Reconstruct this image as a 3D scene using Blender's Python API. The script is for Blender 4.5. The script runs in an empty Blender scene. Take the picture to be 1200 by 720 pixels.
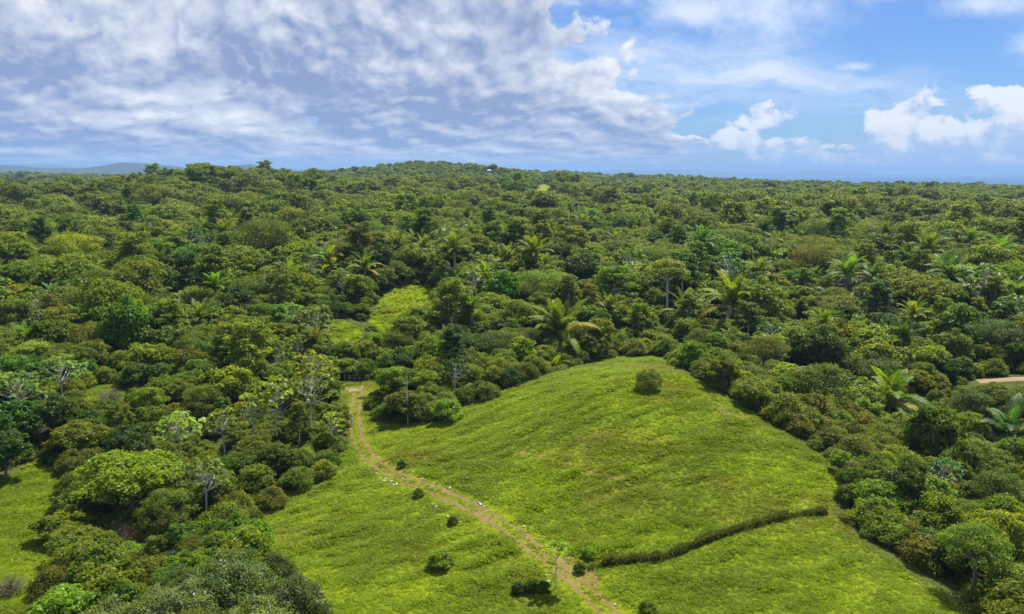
import bpy, math, random
import numpy as np
from mathutils import Vector

# ------------------------------------------------------------------ camera
scn = bpy.context.scene
CAM_Z, FPX, W0, H0 = 45.0, 942.0, 1200.0, 720.0
PITCH = math.atan((360.0 - 203.0) / FPX)
cam_d = bpy.data.cameras.new('camera')
cam = bpy.data.objects.new('camera', cam_d)
scn.collection.objects.link(cam)
cam.location = (0, 0, CAM_Z)
cam.rotation_euler = (math.pi / 2 - PITCH, 0, 0)
cam_d.sensor_width = 36.0
cam_d.lens = FPX / W0 * 36.0
cam_d.clip_start = 0.5
cam_d.clip_end = 150000.0
scn.camera = cam

# ------------------------------------------------------------------ exposure / render
vs = scn.view_settings
scn.display_settings.display_device = 'sRGB'
vs.view_transform = 'Standard'
vs.look = 'None'
vs.exposure = 0.84
vs.gamma = 1.0
vs.use_curve_mapping = False
scn.render.engine = 'CYCLES'
cy = scn.cycles
cy.max_bounces = 6
cy.diffuse_bounces = 3
cy.glossy_bounces = 2
cy.transmission_bounces = 3
cy.transparent_max_bounces = 4
cy.volume_bounces = 0
cy.use_denoising = True
cy.denoiser = 'OPENIMAGEDENOISE'
cy.denoising_prefilter = 'NONE'
cy.caustics_reflective = False
cy.caustics_refractive = False

# ------------------------------------------------------------------ node helper
class NT:
    def __init__(s, tree):
        s.t = tree
        tree.nodes.clear()
    def n(s, typ, **kw):
        nd = s.t.nodes.new(typ)
        for k, v in kw.items():
            setattr(nd, k, v)
        return nd
    def put(s, sock, v):
        if v is None:
            return
        if isinstance(v, bpy.types.NodeSocket):
            s.t.links.new(v, sock)
        else:
            sock.default_value = v
    def m(s, op, a, b=None, c=None, clamp=False):
        nd = s.n('ShaderNodeMath', operation=op)
        nd.use_clamp = clamp
        s.put(nd.inputs[0], a); s.put(nd.inputs[1], b)
        if c is not None:
            s.put(nd.inputs[2], c)
        return nd.outputs[0]
    def vm(s, op, a, b=None, scale=None):
        nd = s.n('ShaderNodeVectorMath', operation=op)
        s.put(nd.inputs[0], a)
        if b is not None:
            s.put(nd.inputs[1], b)
        if scale is not None:
            s.put(nd.inputs['Scale'], scale)
        return nd.outputs[0]
    def step(s, v, lo, hi, a=0.0, b=1.0, mode='SMOOTHSTEP'):
        nd = s.n('ShaderNodeMapRange', interpolation_type=mode)
        s.put(nd.inputs[0], v); s.put(nd.inputs[1], lo); s.put(nd.inputs[2], hi)
        s.put(nd.inputs[3], a); s.put(nd.inputs[4], b)
        return nd.outputs[0]
    def noise(s, vec, scale, detail=5.0, rough=0.55, dist=0.0, dims='3D'):
        nd = s.n('ShaderNodeTexNoise', noise_dimensions=dims)
        s.put(nd.inputs['Vector'], vec); s.put(nd.inputs['Scale'], scale)
        s.put(nd.inputs['Detail'], detail); s.put(nd.inputs['Roughness'], rough)
        s.put(nd.inputs['Distortion'], dist)
        return nd.outputs[0]
    def mix(s, f, a, b, blend='MIX'):
        nd = s.n('ShaderNodeMix', data_type='RGBA', blend_type=blend)
        s.put(nd.inputs[0], f); s.put(nd.inputs[6], a); s.put(nd.inputs[7], b)
        return nd.outputs[2]
    def xyz(s, x, y, z):
        nd = s.n('ShaderNodeCombineXYZ')
        s.put(nd.inputs[0], x); s.put(nd.inputs[1], y); s.put(nd.inputs[2], z)
        return nd.outputs[0]
    def sep(s, v):
        nd = s.n('ShaderNodeSeparateXYZ'); s.put(nd.inputs[0], v)
        return nd.outputs

def RGB(r, g, b):
    return (r, g, b, 1.0)

# ------------------------------------------------------------------ sun direction
SUN_EL = math.radians(62.0)
SUN_AZ = math.radians(36.0)           # measured from +Y towards +X (ahead of the camera, to the right)
SUN = Vector((math.sin(SUN_AZ) * math.cos(SUN_EL), math.cos(SUN_AZ) * math.cos(SUN_EL), math.sin(SUN_EL)))

# ------------------------------------------------------------------ world: Nishita sky with procedural clouds
def px_az(px): return math.atan((px - 600.0) / FPX)
def px_el(py): return (203.0 - py) / FPX * 0.985

def make_world():
    w = bpy.data.worlds.new('World')
    scn.world = w
    w.use_nodes = True
    g = NT(w.node_tree)
    sky = g.n('ShaderNodeTexSky', sky_type='NISHITA')
    sky.sun_disc = False
    sky.sun_elevation = SUN_EL
    sky.sun_rotation = SUN_AZ
    sky.altitude = 100.0
    sky.air_density = 1.0
    sky.dust_density = 0.3
    sky.ozone_density = 2.5
    d = g.n('ShaderNodeTexCoord').outputs['Generated']
    x, y, z = g.sep(d)
    az = g.m('ARCTAN2', x, y)
    el = g.m('ARCSINE', z)
    zc = g.m('MAXIMUM', z, 0.0)
    # ---- stratocumulus deck, projected on a flat layer overhead
    inv = g.m('DIVIDE', 4.2, g.m('MAXIMUM', g.m('SQRT', g.m('ADD', g.m('MULTIPLY', x, x), g.m('MULTIPLY', y, y))), 0.02))
    lz = g.m('LOGARITHM', g.m('ADD', zc, 0.035), 2.718282)
    P = g.xyz(g.m('MULTIPLY', x, inv), g.m('MULTIPLY', y, inv), g.m('MULTIPLY', lz, 1.0))
    warp = g.n('ShaderNodeTexNoise'); g.put(warp.inputs['Vector'], P); warp.inputs['Scale'].default_value = 2.2
    warp.inputs['Detail'].default_value = 5.0
    Pw = g.vm('ADD', P, g.vm('SCALE', g.vm('SUBTRACT', warp.outputs[1], (0.5, 0.5, 0.5)), scale=0.16))
    def dens(off, det):
        v = g.vm('ADD', Pw, off)
        a = g.noise(v, 1.9, det, 0.57)
        b = g.m('SUBTRACT', 1.0, g.m('ABSOLUTE', g.m('MULTIPLY_ADD', g.noise(v, 4.2, 5.0, 0.5), 3.4, -1.7)))
        return g.m('ADD', g.m('MULTIPLY', a, 0.78), g.m('MULTIPLY', b, 0.20))
    n1 = dens((0.0, 0.0, 0.0), 8.0)
    n1s = dens((0.03, 0.0, 0.07), 8.0)
    big = g.noise(P, 0.60, 2.0, 0.5)
    front = g.step(g.m('ADD', g.m('ADD', az, g.m('MULTIPLY', el, 0.9)), g.m('MULTIPLY', g.m('SUBTRACT', big, 0.5), 0.35)), 0.06, 0.42)
    thr = g.step(front, 0.0, 1.0, 0.34, 0.86, 'LINEAR')
    alpha = g.step(n1, thr, g.m('ADD', thr, 0.075))
    alpha = g.m('MULTIPLY', alpha, g.step(el, 0.004, 0.022))
    relief = g.m('MULTIPLY', g.m('SUBTRACT', n1, n1s), 7.0)
    thick = g.m('SUBTRACT', n1, thr)
    n3 = g.noise(g.vm('ADD', Pw, (9.1, 1.7, 5.3)), 2.6, 7.0, 0.55)
    lit = g.m('ADD', relief, g.m('MULTIPLY', g.m('SUBTRACT', n3, 0.5), 2.2))
    n4 = g.noise(g.vm('ADD', Pw, (2.1, 6.7, 3.3)), 1.3, 3.0, 0.5)
    lit = g.m('ADD', lit, g.m('MULTIPLY', g.m('SUBTRACT', n4, 0.54), 3.4))
    lit = g.m('ADD', lit, g.step(thick, 0.02, 0.16, 0.75, 0.0))
    f = g.step(lit, -0.65, 1.50, 0.0, 1.0, 'LINEAR')
    ccol = g.mix(f, RGB(0.155, 0.205, 0.335), RGB(0.54, 0.555, 0.58))
    cs = g.n('ShaderNodeBackground'); g.put(cs.inputs[0], ccol); cs.inputs[1].default_value = 1.0
    # ---- cirrus veil
    Pc = g.vm('ADD', g.xyz(g.m('MULTIPLY', x, g.m('MULTIPLY', inv, 0.8)), g.m('MULTIPLY', y, inv), g.m('ADD', g.m('MULTIPLY', lz, 2.2), g.m('MULTIPLY', az, 1.2))), (3.3, 0.0, 1.7))
    c1 = g.noise(g.vm('ADD', Pc, g.vm('SCALE', g.vm('SUBTRACT', warp.outputs[1], (0.5, 0.5, 0.5)), scale=0.9)), 0.75, 8.0, 0.62, 0.5)
    c2 = g.noise(Pc, 0.5, 2.0, 0.5)
    ca = g.m('MULTIPLY', g.step(c1, 0.37, 0.64), g.step(c2, 0.26, 0.48))
    ca = g.m('MULTIPLY', ca, g.step(el, 0.04, 0.10))
    ca = g.m('MULTIPLY', ca, 0.85)
    ci = g.n('ShaderNodeBackground'); ci.inputs[0].default_value = RGB(0.48, 0.53, 0.60); ci.inputs[1].default_value = 1.0
    # ---- cumulus heaps low over the sea and the coast
    A = g.xyz(az, g.m('MULTIPLY', el, 1.25), 0.37)
    q1 = g.noise(A, 26.0, 7.0, 0.58, 0.3)
    q2 = g.noise(g.vm('ADD', A, (0.012, 0.016, 0.0)), 26.0, 4.0, 0.55)
    heaps = [(884, 146, 36, 22), (862, 168, 34, 17), (905, 176, 46, 14), (1056, 156, 80, 34), (1085, 165, 50, 22), (1030, 172, 40, 12),
             (1175, 136, 76, 20), (1180, 165, 95, 24), (985, 176, 28, 6), (1110, 188, 60, 7), (960, 190, 110, 12), (750, 186, 60, 9), (1020, 191, 150, 13), (1190, 190, 140, 13), (1160, 178, 120, 12),
             (1330, 150, 110, 26), (1520, 160, 90, 22), (800, 178, 44, 10)]
    soft = [(770, 128, 70, 12), (885, 92, 62, 26), (1010, 18, 80, 34), (1190, 85, 85, 34), (800, 30, 130, 34), (1120, 40, 120, 22), (990, 92, 50, 10)]
    def field(lst, flat):
        fld = None
        for (px, py, rx, ry) in lst:
            a0, e0 = px_az(px), px_el(py)
            ra, re = rx / FPX * math.cos(a0) ** 2, ry / FPX
            dx = g.m('DIVIDE', g.m('SUBTRACT', az, a0), ra)
            dy = g.m('DIVIDE', g.m('SUBTRACT', el, e0), re)
            dy = g.m('MAXIMUM', dy, g.m('MULTIPLY', dy, -flat))
            v = g.m('SUBTRACT', 1.0, g.m('SQRT', g.m('ADD', g.m('MULTIPLY', dx, dx), g.m('MULTIPLY', dy, dy))))
            fld = v if fld is None else g.m('SMOOTH_MAX', fld, v, 0.25)
        return fld
    fld = field(heaps, 1.5)
    sf = g.m('ADD', field(soft, 1.0), g.m('MULTIPLY', g.m('SUBTRACT', c1, 0.5), 3.4))
    ca = g.m('MAXIMUM', ca, g.m('MULTIPLY', g.step(sf, 0.0, 1.2), 0.88))
    hf = g.m('ADD', fld, g.m('MULTIPLY', g.m('SUBTRACT', q1, 0.5), 2.5))
    ha = g.m('MULTIPLY', g.step(hf, 0.03, 0.30), 0.94)
    hl = g.m('ADD', g.m('MULTIPLY', g.m('SUBTRACT', q1, q2), 2.6), g.m('MULTIPLY', g.m('SUBTRACT', el, 0.035), 9.0))
    hcol = g.mix(g.step(hl, -0.30, 0.42), RGB(0.27, 0.35, 0.50), RGB(0.55, 0.56, 0.58))
    hc = g.n('ShaderNodeBackground'); g.put(hc.inputs[0], hcol); hc.inputs[1].default_value = 1.0
    # ---- put together
    sc = g.mix(1.0, sky.outputs[0], RGB(0.50, 0.73, 1.12), 'MULTIPLY')
    bg = g.n('ShaderNodeBackground'); g.put(bg.inputs[0], sc); bg.inputs[1].default_value = 0.057
    def over(a, bot, top):
        ms = g.n('ShaderNodeMixShader'); g.put(ms.inputs[0], a)
        g.t.links.new(bot, ms.inputs[1]); g.t.links.new(top, ms.inputs[2])
        return ms.outputs[0]
    s1 = over(ca, bg.outputs[0], ci.outputs[0])
    s2 = over(ha, s1, hc.outputs[0])
    s3 = over(alpha, s2, cs.outputs[0])
    out = g.n('ShaderNodeOutputWorld')
    g.t.links.new(s3, out.inputs[0])
    w.cycles.sampling_method = 'MANUAL'
    w.cycles.sample_map_resolution = 512
make_world()

# ------------------------------------------------------------------ sun lamp
sl = bpy.data.lights.new('sun', 'SUN')
sl.energy = 4.6
sl.angle = math.radians(0.53)
sl.color = (1.0, 0.955, 0.88)
so = bpy.data.objects.new('sun', sl)
scn.collection.objects.link(so)
so.location = (60, 120, 160)
so.rotation_euler = SUN.to_track_quat('Z', 'Y').to_euler()

# ------------------------------------------------------------------ generic helpers
COL = scn.collection
rng = np.random.default_rng(11)
random.seed(11)

def smooth(v, a, b):
    t = np.clip((np.asarray(v, float) - a) / (b - a), 0, 1)
    return t * t * (3 - 2 * t)

def mesh_np(name, V, F, mat=None, col=None, smooth_shade=False, attrs=None):
    V = np.asarray(V, np.float32); F = np.asarray(F, np.int32)
    me = bpy.data.meshes.new(name)
    me.vertices.add(len(V)); me.vertices.foreach_set('co', V.ravel())
    k = F.shape[1]; m = len(F)
    me.loops.add(m * k); me.loops.foreach_set('vertex_index', F.ravel())
    me.polygons.add(m); me.polygons.foreach_set('loop_start', np.arange(0, m * k, k, dtype=np.int32))
    if smooth_shade:
        me.polygons.foreach_set('use_smooth', np.ones(m, bool))
    me.update(calc_edges=True)
    if col is not None:
        a = me.attributes.new('tint', 'FLOAT_COLOR', 'POINT')
        c = np.ones((len(V), 4), np.float32); c[:, :3] = col
        a.data.foreach_set('color', c.ravel())
    for k2, v2 in (attrs or {}).items():
        a = me.attributes.new(k2, 'FLOAT', 'POINT')
        a.data.foreach_set('value', np.asarray(v2, np.float32))
    if mat is not None:
        me.materials.append(mat)
    return me

def obj(name, me, parent=None, loc=None):
    o = bpy.data.objects.new(name, me)
    COL.objects.link(o)
    if parent is not None:
        o.parent = parent
    if loc is not None:
        o.location = loc
    return o

def tag(o, label=None, cat=None, group=None, kind=None):
    if label: o['label'] = label
    if cat: o['category'] = cat
    if group: o['group'] = group
    if kind: o['kind'] = kind
    return o

class Acc:
    """collects verts / quads / colours"""
    def __init__(s): s.V = []; s.F = []; s.C = []; s.n = 0
    def add(s, V, F, C=None):
        V = np.asarray(V, float); F = np.asarray(F, int)
        s.V.append(V); s.F.append(F + s.n); s.n += len(V)
        if C is None: C = np.ones((len(V), 3))
        s.C.append(np.broadcast_to(np.asarray(C, float), (len(V), 3)))
    def get(s): return np.concatenate(s.V), np.concatenate(s.F), np.concatenate(s.C)
    def mesh(s, name, mat, smooth_shade=False):
        V, F, C = s.get()
        return mesh_np(name, V, F, mat, C, smooth_shade)

def unit(v):
    return v / np.maximum(np.linalg.norm(v, axis=-1, keepdims=True), 1e-9)

def cards(acc, P, N, size, r, aspect=0.6, fold=0.25, T=None, C=None):
    """folded leaf faces at points P with normals N"""
    n = len(P)
    if T is None:
        T = r.normal(size=(n, 3))
    T = unit(T - (T * N).sum(1, keepdims=True) * N)
    B = np.cross(N, T)
    L = (size * r.uniform(0.7, 1.3, n))[:, None] if np.isscalar(size) else size[:, None]
    Wd = L * aspect * 0.5
    v0 = P - T * L * 0.5
    v2 = P + T * L * 0.5 - N * L * 0.12
    v1 = P + B * Wd + N * Wd * fold
    v3 = P - B * Wd + N * Wd * fold
    V = np.stack([v0, v1, v2, v3], 1).reshape(-1, 3)
    F = np.arange(4 * n).reshape(-1, 4)
    if C is not None:
        C = np.repeat(C, 4, 0)
    acc.add(V, F, C)

def leaf_col(n, r, spread=0.22, yellow=0.10):
    v = r.uniform(1 - spread, 1 + spread, (n, 1))
    c = np.ones((n, 3)) * v
    y = r.uniform(0, 1, n) < yellow
    c[y] *= np.array([1.25, 1.12, 0.8])
    return c

def tube(acc, pts, rad, sides=6, C=None):
    pts = np.asarray(pts, float); k = len(pts)
    rad = np.broadcast_to(np.asarray(rad, float), (k,))
    d = np.gradient(pts, axis=0); d = unit(d)
    ref = np.array([0.0, 0.0, 1.0]) if abs(d[0][2]) < 0.9 else np.array([1.0, 0, 0])
    rings = []
    for i in range(k):
        a = np.cross(d[i], ref); a /= max(np.linalg.norm(a), 1e-9)
        b = np.cross(d[i], a)
        th = np.linspace(0, 2 * math.pi, sides, endpoint=False)
        rings.append(pts[i] + rad[i] * (np.cos(th)[:, None] * a + np.sin(th)[:, None] * b))
    V = np.concatenate(rings)
    F = []
    for i in range(k - 1):
        for j in range(sides):
            F.append((i * sides + j, i * sides + (j + 1) % sides, (i + 1) * sides + (j + 1) % sides, (i + 1) * sides + j))
    acc.add(V, F, C)

def limb(acc, p0, p1, r0, r1, r, bow=0.12, seg=5, sides=5):
    p0 = np.asarray(p0, float); p1 = np.asarray(p1, float)
    t = np.linspace(0, 1, seg)[:, None]
    L = np.linalg.norm(p1 - p0)
    off = r.normal(size=3) * L * bow
    pts = p0 + (p1 - p0) * t + off * (np.sin(t * math.pi))
    tube(acc, pts, np.linspace(r0, r1, seg), sides)
    return pts

# ------------------------------------------------------------------ terrain
def height(x, y):
    x = np.asarray(x, float); y = np.asarray(y, float)
    r = np.hypot(x, y); az = np.arctan2(x, y)
    wy = np.where(y < 141, 40.0, 30.0)
    wx = np.where(x < 26, 34.0, 30.0)
    z = 9.0 * np.exp(-(((x - 26) / wx) ** 2 + ((y - 141) / wy) ** 2))
    z = z - 5.0 * smooth(x, 38, 85) * smooth(r, 40, 80) * (1 - smooth(r, 230, 420))
    z = z - 2.0 * np.exp(-(((x + 45) / 25) ** 2 + ((y - 110) / 40) ** 2))
    z = z + 4.0 * np.exp(-(((x + 75) / 26) ** 2 + ((y - 150) / 20) ** 2))          # bare bank on the left
    z = z + 9.0 * np.exp(-(((x + 36) / 26) ** 2 + ((y - 262) / 36) ** 2))          # glade knoll
    z = z + 4.0 * np.exp(-(((x + 58) / 18) ** 2 + ((y - 215) / 18) ** 2))
    z = z + 3.0 * np.exp(-(((x - 118) / 26) ** 2 + ((y - 172) / 16) ** 2))         # dirt road on the right
    azq = smooth(az, 0.0, 0.4)
    und = (np.sin(x / 37 + 1.3) * np.cos(y / 44 + 0.4) * 1.2 + np.sin(x / 91 - y / 70 + 2.0) * 2.2
           + np.sin(x / 230 + y / 310 + 0.7) * 5.0 * (1 - 0.6 * azq) * smooth(r, 300, 900) + np.sin(x / 160 - y / 205) * 4.0 * (1 - 0.6 * azq) * smooth(r, 250, 700))
    z = z + und * smooth(r, 150, 320)
    azn = smooth(az, -0.02, 0.42)
    lft = smooth(-az, 0.30, 0.50)
    z = z + 8.0 * smooth(r, 165, 320) + (12.0 - 9.0 * azn - 6.0 * lft) * smooth(r, 400, 1500)
    z = z + 38.0 * np.exp(-(((x + 150) / 210) ** 2 + ((y - 1600) / 330) ** 2))       # hill in the middle of the skyline
    z = z + 16.0 * np.exp(-(((x + 255) / 75) ** 2 + ((y - 720) / 80) ** 2))          # dark wooded knoll
    z = z + 9.0 * np.exp(-(((x - 40) / 60) ** 2 + ((y - 880) / 90) ** 2))           # far pale field
    z = z + 10.0 * np.exp(-(((x + 470) / 60) ** 2 + ((y - 820) / 70) ** 2))
    z = z + 12.0 * np.exp(-(((x + 40) / 40) ** 2 + ((y - 1420) / 60) ** 2)) + 12.0 * np.exp(-(((x - 430) / 26) ** 2 + ((y - 860) / 40) ** 2))
    z = z - 95.0 * smooth(r, 1500, 4200) * smooth(az, 0.20, 0.36) - 75.0 * smooth(r, 2400, 5200) * smooth(az, 0.0, 0.25)
    return z

FWD = np.array([0, math.cos(PITCH), -math.sin(PITCH)])
UPV = np.array([0, math.sin(PITCH), math.cos(PITCH)])
def ray(px, py):
    d = FWD + (px - 600) / FPX * np.array([1.0, 0, 0]) + (360 - py) / FPX * UPV
    return d / np.linalg.norm(d)
def hit(px, py, h=0.0, tmax=6000.0):
    """point of the ground whose top at height h above it is seen at this place of the photo"""
    d = ray(px, py); t = 25.0
    while t < tmax:
        p = d * t
        if CAM_Z + p[2] <= float(height(p[0], p[1])) + h:
            break
        t += 0.4 + t * 0.002
    p = d * t
    return np.array([p[0], p[1], float(height(p[0], p[1]))])
def project(x, y, z):
    vx = x; vy = y; vz = z - CAM_Z
    dep = vy * FWD[1] + vz * FWD[2]
    up = vy * UPV[1] + vz * UPV[2]
    return 600 + FPX * vx / dep, 360 - FPX * up / dep, dep

def poly_world(pts):
    return np.array([hit(a, b)[:2] for a, b in pts])
def inside(poly, x, y):
    x = np.asarray(x, float); y = np.asarray(y, float)
    res = np.zeros(x.shape, bool)
    n = len(poly); j = n - 1
    for i in range(n):
        xi, yi = poly[i]; xj, yj = poly[j]
        c = ((yi > y) != (yj > y)) & (x < (xj - xi) * (y - yi) / (yj - yi + 1e-12) + xi)
        res ^= c; j = i
    return res
def edge_dist(poly, x, y, closed=True):
    x = np.asarray(x, float); y = np.asarray(y, float)
    best = np.full(x.shape, 1e9)
    n = len(poly)
    for i in range(n if closed else n - 1):
        a = poly[i]; b = poly[(i + 1) % n]
        d = b - a; L2 = d @ d + 1e-9
        t = np.clip(((x - a[0]) * d[0] + (y - a[1]) * d[1]) / L2, 0, 1)
        best = np.minimum(best, np.hypot(x - a[0] - t * d[0], y - a[1] - t * d[1]))
    return best
def sdist(poly, x, y):
    """signed distance, positive inside"""
    e = edge_dist(poly, x, y)
    return np.where(inside(poly, x, y), e, -e)

MAIN = poly_world([(421, 462), (428, 492), (470, 500), (520, 497), (548, 478), (600, 456), (650, 440), (690, 426), (730, 419), (775, 419),
                   (800, 438), (835, 460), (880, 484), (930, 515), (972, 548), (985, 572), (972, 602), (1000, 630), (1050, 665), (1130, 720), (1180, 790),
                   (1000, 860), (680, 880), (420, 860), (385, 745), (352, 695), (322, 655), (303, 622), (318, 592), (360, 575), (402, 552), (412, 520), (404, 462)])
LEFT = poly_world([(-260, 600), (-60, 560), (0, 566), (42, 545), (70, 565), (68, 600), (56, 645), (42, 690), (26, 730), (0, 800), (-260, 800)])
GLADE = poly_world([(446, 350), (470, 338), (503, 336), (512, 350), (486, 366), (474, 384), (440, 392), (432, 378)])
GLADE2 = poly_world([(376, 388), (400, 376), (424, 382), (424, 400), (396, 410), (374, 402)])
FIELD = poly_world([(622, 226), (632, 217), (660, 216), (664, 226), (640, 230)])
FIELD2 = poly_world([(5, 220), (12, 213), (34, 213), (32, 220)])
ROADR = poly_world([(1110, 462), (1150, 446), (1260, 440), (1300, 452), (1200, 462)])
ROADB = poly_world([(395, 470), (398, 449), (450, 446), (452, 458), (430, 470)])
BANK = poly_world([(104, 474), (112, 452), (136, 452), (146, 474), (122, 482)])
CLEAR = [MAIN, LEFT, GLADE, GLADE2, FIELD, FIELD2, ROADR, ROADB, BANK]
GRASSY = [MAIN, LEFT, GLADE, GLADE2, FIELD, FIELD2, BANK, ROADB]

PATH_PX = [(735, 745), (716, 720), (690, 695), (662, 672), (632, 648), (602, 625), (566, 603), (530, 585), (495, 570), (462, 556), (440, 545), (426, 530), (418, 512), (415, 492), (418, 472), (420, 458)]
PATH = np.array([hit(a, b)[:2] for a, b in PATH_PX])

# ------------------------------------------------------------------ materials
def new_mat(name):
    m = bpy.data.materials.new(name)
    m.use_nodes = True
    return m, NT(m.node_tree)

def attr(g, name):
    nd = g.n('ShaderNodeAttribute'); nd.attribute_name = name
    return nd

def leaf_material(name, base, trans=0.35, rough=0.5, var=0.24, gain=1.9):
    m, g = new_mat(name)
    a = attr(g, 'tint')
    oi = g.n('ShaderNodeObjectInfo')
    c = g.mix(1.0, RGB(*base), a.outputs['Color'], 'MULTIPLY')
    c = g.mix(1.0, c, oi.outputs['Color'], 'MULTIPLY')
    v = g.step(oi.outputs['Random'], 0, 1, 1 - var, 1 + var, 'LINEAR')
    hs = g.n('ShaderNodeHueSaturation')
    g.put(hs.inputs['Hue'], g.step(g.m('FRACT', g.m('MULTIPLY', oi.outputs['Random'], 17.3)), 0, 1, 0.496, 0.520, 'LINEAR'))
    g.put(hs.inputs['Value'], v); g.put(hs.inputs['Color'], c)
    pos = g.n('ShaderNodeNewGeometry').outputs['Position']
    patch = g.noise(pos, 0.55, 3.0, 0.6)
    lc = g.mix(g.step(patch, 0.36, 0.64), g.mix(1.0, hs.outputs[0], RGB(0.78, 0.84, 0.95), 'MULTIPLY'), g.mix(1.0, hs.outputs[0], RGB(1.28, 1.20, 0.9), 'MULTIPLY'))
    p = g.n('ShaderNodeBsdfPrincipled')
    g.put(p.inputs['Base Color'], lc); p.inputs['Roughness'].default_value = rough
    p.inputs['Specular IOR Level'].default_value = 0.22
    t = g.n('ShaderNodeBsdfTranslucent')
    g.put(t.inputs[0], g.mix(1.0, lc, RGB(gain * 1.1, gain, gain * 0.55), 'MULTIPLY'))
    ms = g.n('ShaderNodeMixShader'); ms.inputs[0].default_value = trans
    g.t.links.new(p.outputs[0], ms.inputs[1]); g.t.links.new(t.outputs[0], ms.inputs[2])
    o = g.n('ShaderNodeOutputMaterial'); g.t.links.new(ms.outputs[0], o.inputs[0])
    return m

def bark_material(name, c0, c1, scale=3.0):
    m, g = new_mat(name)
    pos = g.n('ShaderNodeTexCoord').outputs['Object']
    n = g.noise(pos, scale, 6, 0.6)
    p = g.n('ShaderNodeBsdfPrincipled')
    g.put(p.inputs['Base Color'], g.mix(g.step(n, 0.35, 0.65), RGB(*c0), RGB(*c1)))
    p.inputs['Roughness'].default_value = 0.85
    b = g.n('ShaderNodeBump'); b.inputs['Strength'].default_value = 0.5; b.inputs['Distance'].default_value = 0.05
    g.put(b.inputs['Height'], g.noise(pos, scale * 5, 4, 0.6)); g.t.links.new(b.outputs[0], p.inputs['Normal'])
    o = g.n('ShaderNodeOutputMaterial'); g.t.links.new(p.outputs[0], o.inputs[0])
    return m

def grass_colour(g, pos):
    """colour of the sward at a place: fresh, olive and dry patches"""
    a = g.noise(pos, 0.075, 4, 0.55, 0.6)
    b = g.noise(g.vm('ADD', pos, (31, 7, 0)), 0.045, 4, 0.6, 0.4)
    c = g.noise(g.vm('ADD', pos, (-11, 57, 0)), 0.30, 5, 0.62)
    col = g.mix(g.step(a, 0.38, 0.62), RGB(0.164, 0.224, 0.003), RGB(0.226, 0.294, 0.002))
    col = g.mix(g.m('MULTIPLY', g.step(b, 0.50, 0.68), 0.65), col, RGB(0.215, 0.195, 0.022))
    col = g.mix(g.m('MULTIPLY', g.step(c, 0.48, 0.70), 0.35), col, RGB(0.112, 0.170, 0.004))
    return col

def make_ground_mat():
    m, g = new_mat('ground_soil_and_sward')
    geo = g.n('ShaderNodeNewGeometry'); pos = geo.outputs['Position']
    mask = attr(g, 'sward').outputs['Fac']
    gc = grass_colour(g, pos)
    n = g.noise(pos, 0.6, 6, 0.6); n2 = g.noise(pos, 2.5, 5, 0.65)
    gc = g.mix(g.m('MULTIPLY', g.step(n2, 0.45, 0.75), 0.35), gc, RGB(0.095, 0.115, 0.010))
    gc = g.mix(1.0, gc, RGB(0.80, 0.76, 0.8), 'MULTIPLY')  # sward colour dimmed here to imitate shade in the gaps between tufts
    fl = g.mix(g.step(n, 0.35, 0.65), RGB(0.045, 0.062, 0.012), RGB(0.085, 0.095, 0.018))
    mk = g.step(g.m('ADD', mask, g.m('MULTIPLY', g.m('SUBTRACT', n, 0.5), 0.5)), 0.35, 0.65)
    p = g.n('ShaderNodeBsdfPrincipled')
    g.put(p.inputs['Base Color'], g.mix(mk, fl, gc)); p.inputs['Roughness'].default_value = 0.9
    p.inputs['Specular IOR Level'].default_value = 0.1
    b = g.n('ShaderNodeBump'); b.inputs['Strength'].default_value = 0.9; b.inputs['Distance'].default_value = 0.25
    g.put(b.inputs['Height'], g.m('ADD', n2, n)); g.t.links.new(b.outputs[0], p.inputs['Normal'])
    o = g.n('ShaderNodeOutputMaterial'); g.t.links.new(p.outputs[0], o.inputs[0])
    return m

def make_tuft_mat():
    m, g = new_mat('grass_blades')
    oi = g.n('ShaderNodeObjectInfo')
    gc = grass_colour(g, oi.outputs['Location'])
    a = attr(g, 'tint')
    v = g.step(oi.outputs['Random'], 0, 1, 0.8, 1.25, 'LINEAR')
    c = g.mix(1.0, gc, a.outputs['Color'], 'MULTIPLY')
    hs = g.n('ShaderNodeHueSaturation'); g.put(hs.inputs['Value'], v); g.put(hs.inputs['Color'], c)
    p = g.n('ShaderNodeBsdfPrincipled'); g.put(p.inputs['Base Color'], hs.outputs[0]); p.inputs['Roughness'].default_value = 0.6
    p.inputs['Specular IOR Level'].default_value = 0.2
    t = g.n('ShaderNodeBsdfTranslucent'); g.put(t.inputs[0], g.mix(1.0, hs.outputs[0], RGB(1.75, 1.75, 0.6), 'MULTIPLY'))
    ms = g.n('ShaderNodeMixShader'); ms.inputs[0].default_value = 0.50
    g.t.links.new(p.outputs[0], ms.inputs[1]); g.t.links.new(t.outputs[0], ms.inputs[2])
    o = g.n('ShaderNodeOutputMaterial'); g.t.links.new(ms.outputs[0], o.inputs[0])
    return m

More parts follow.
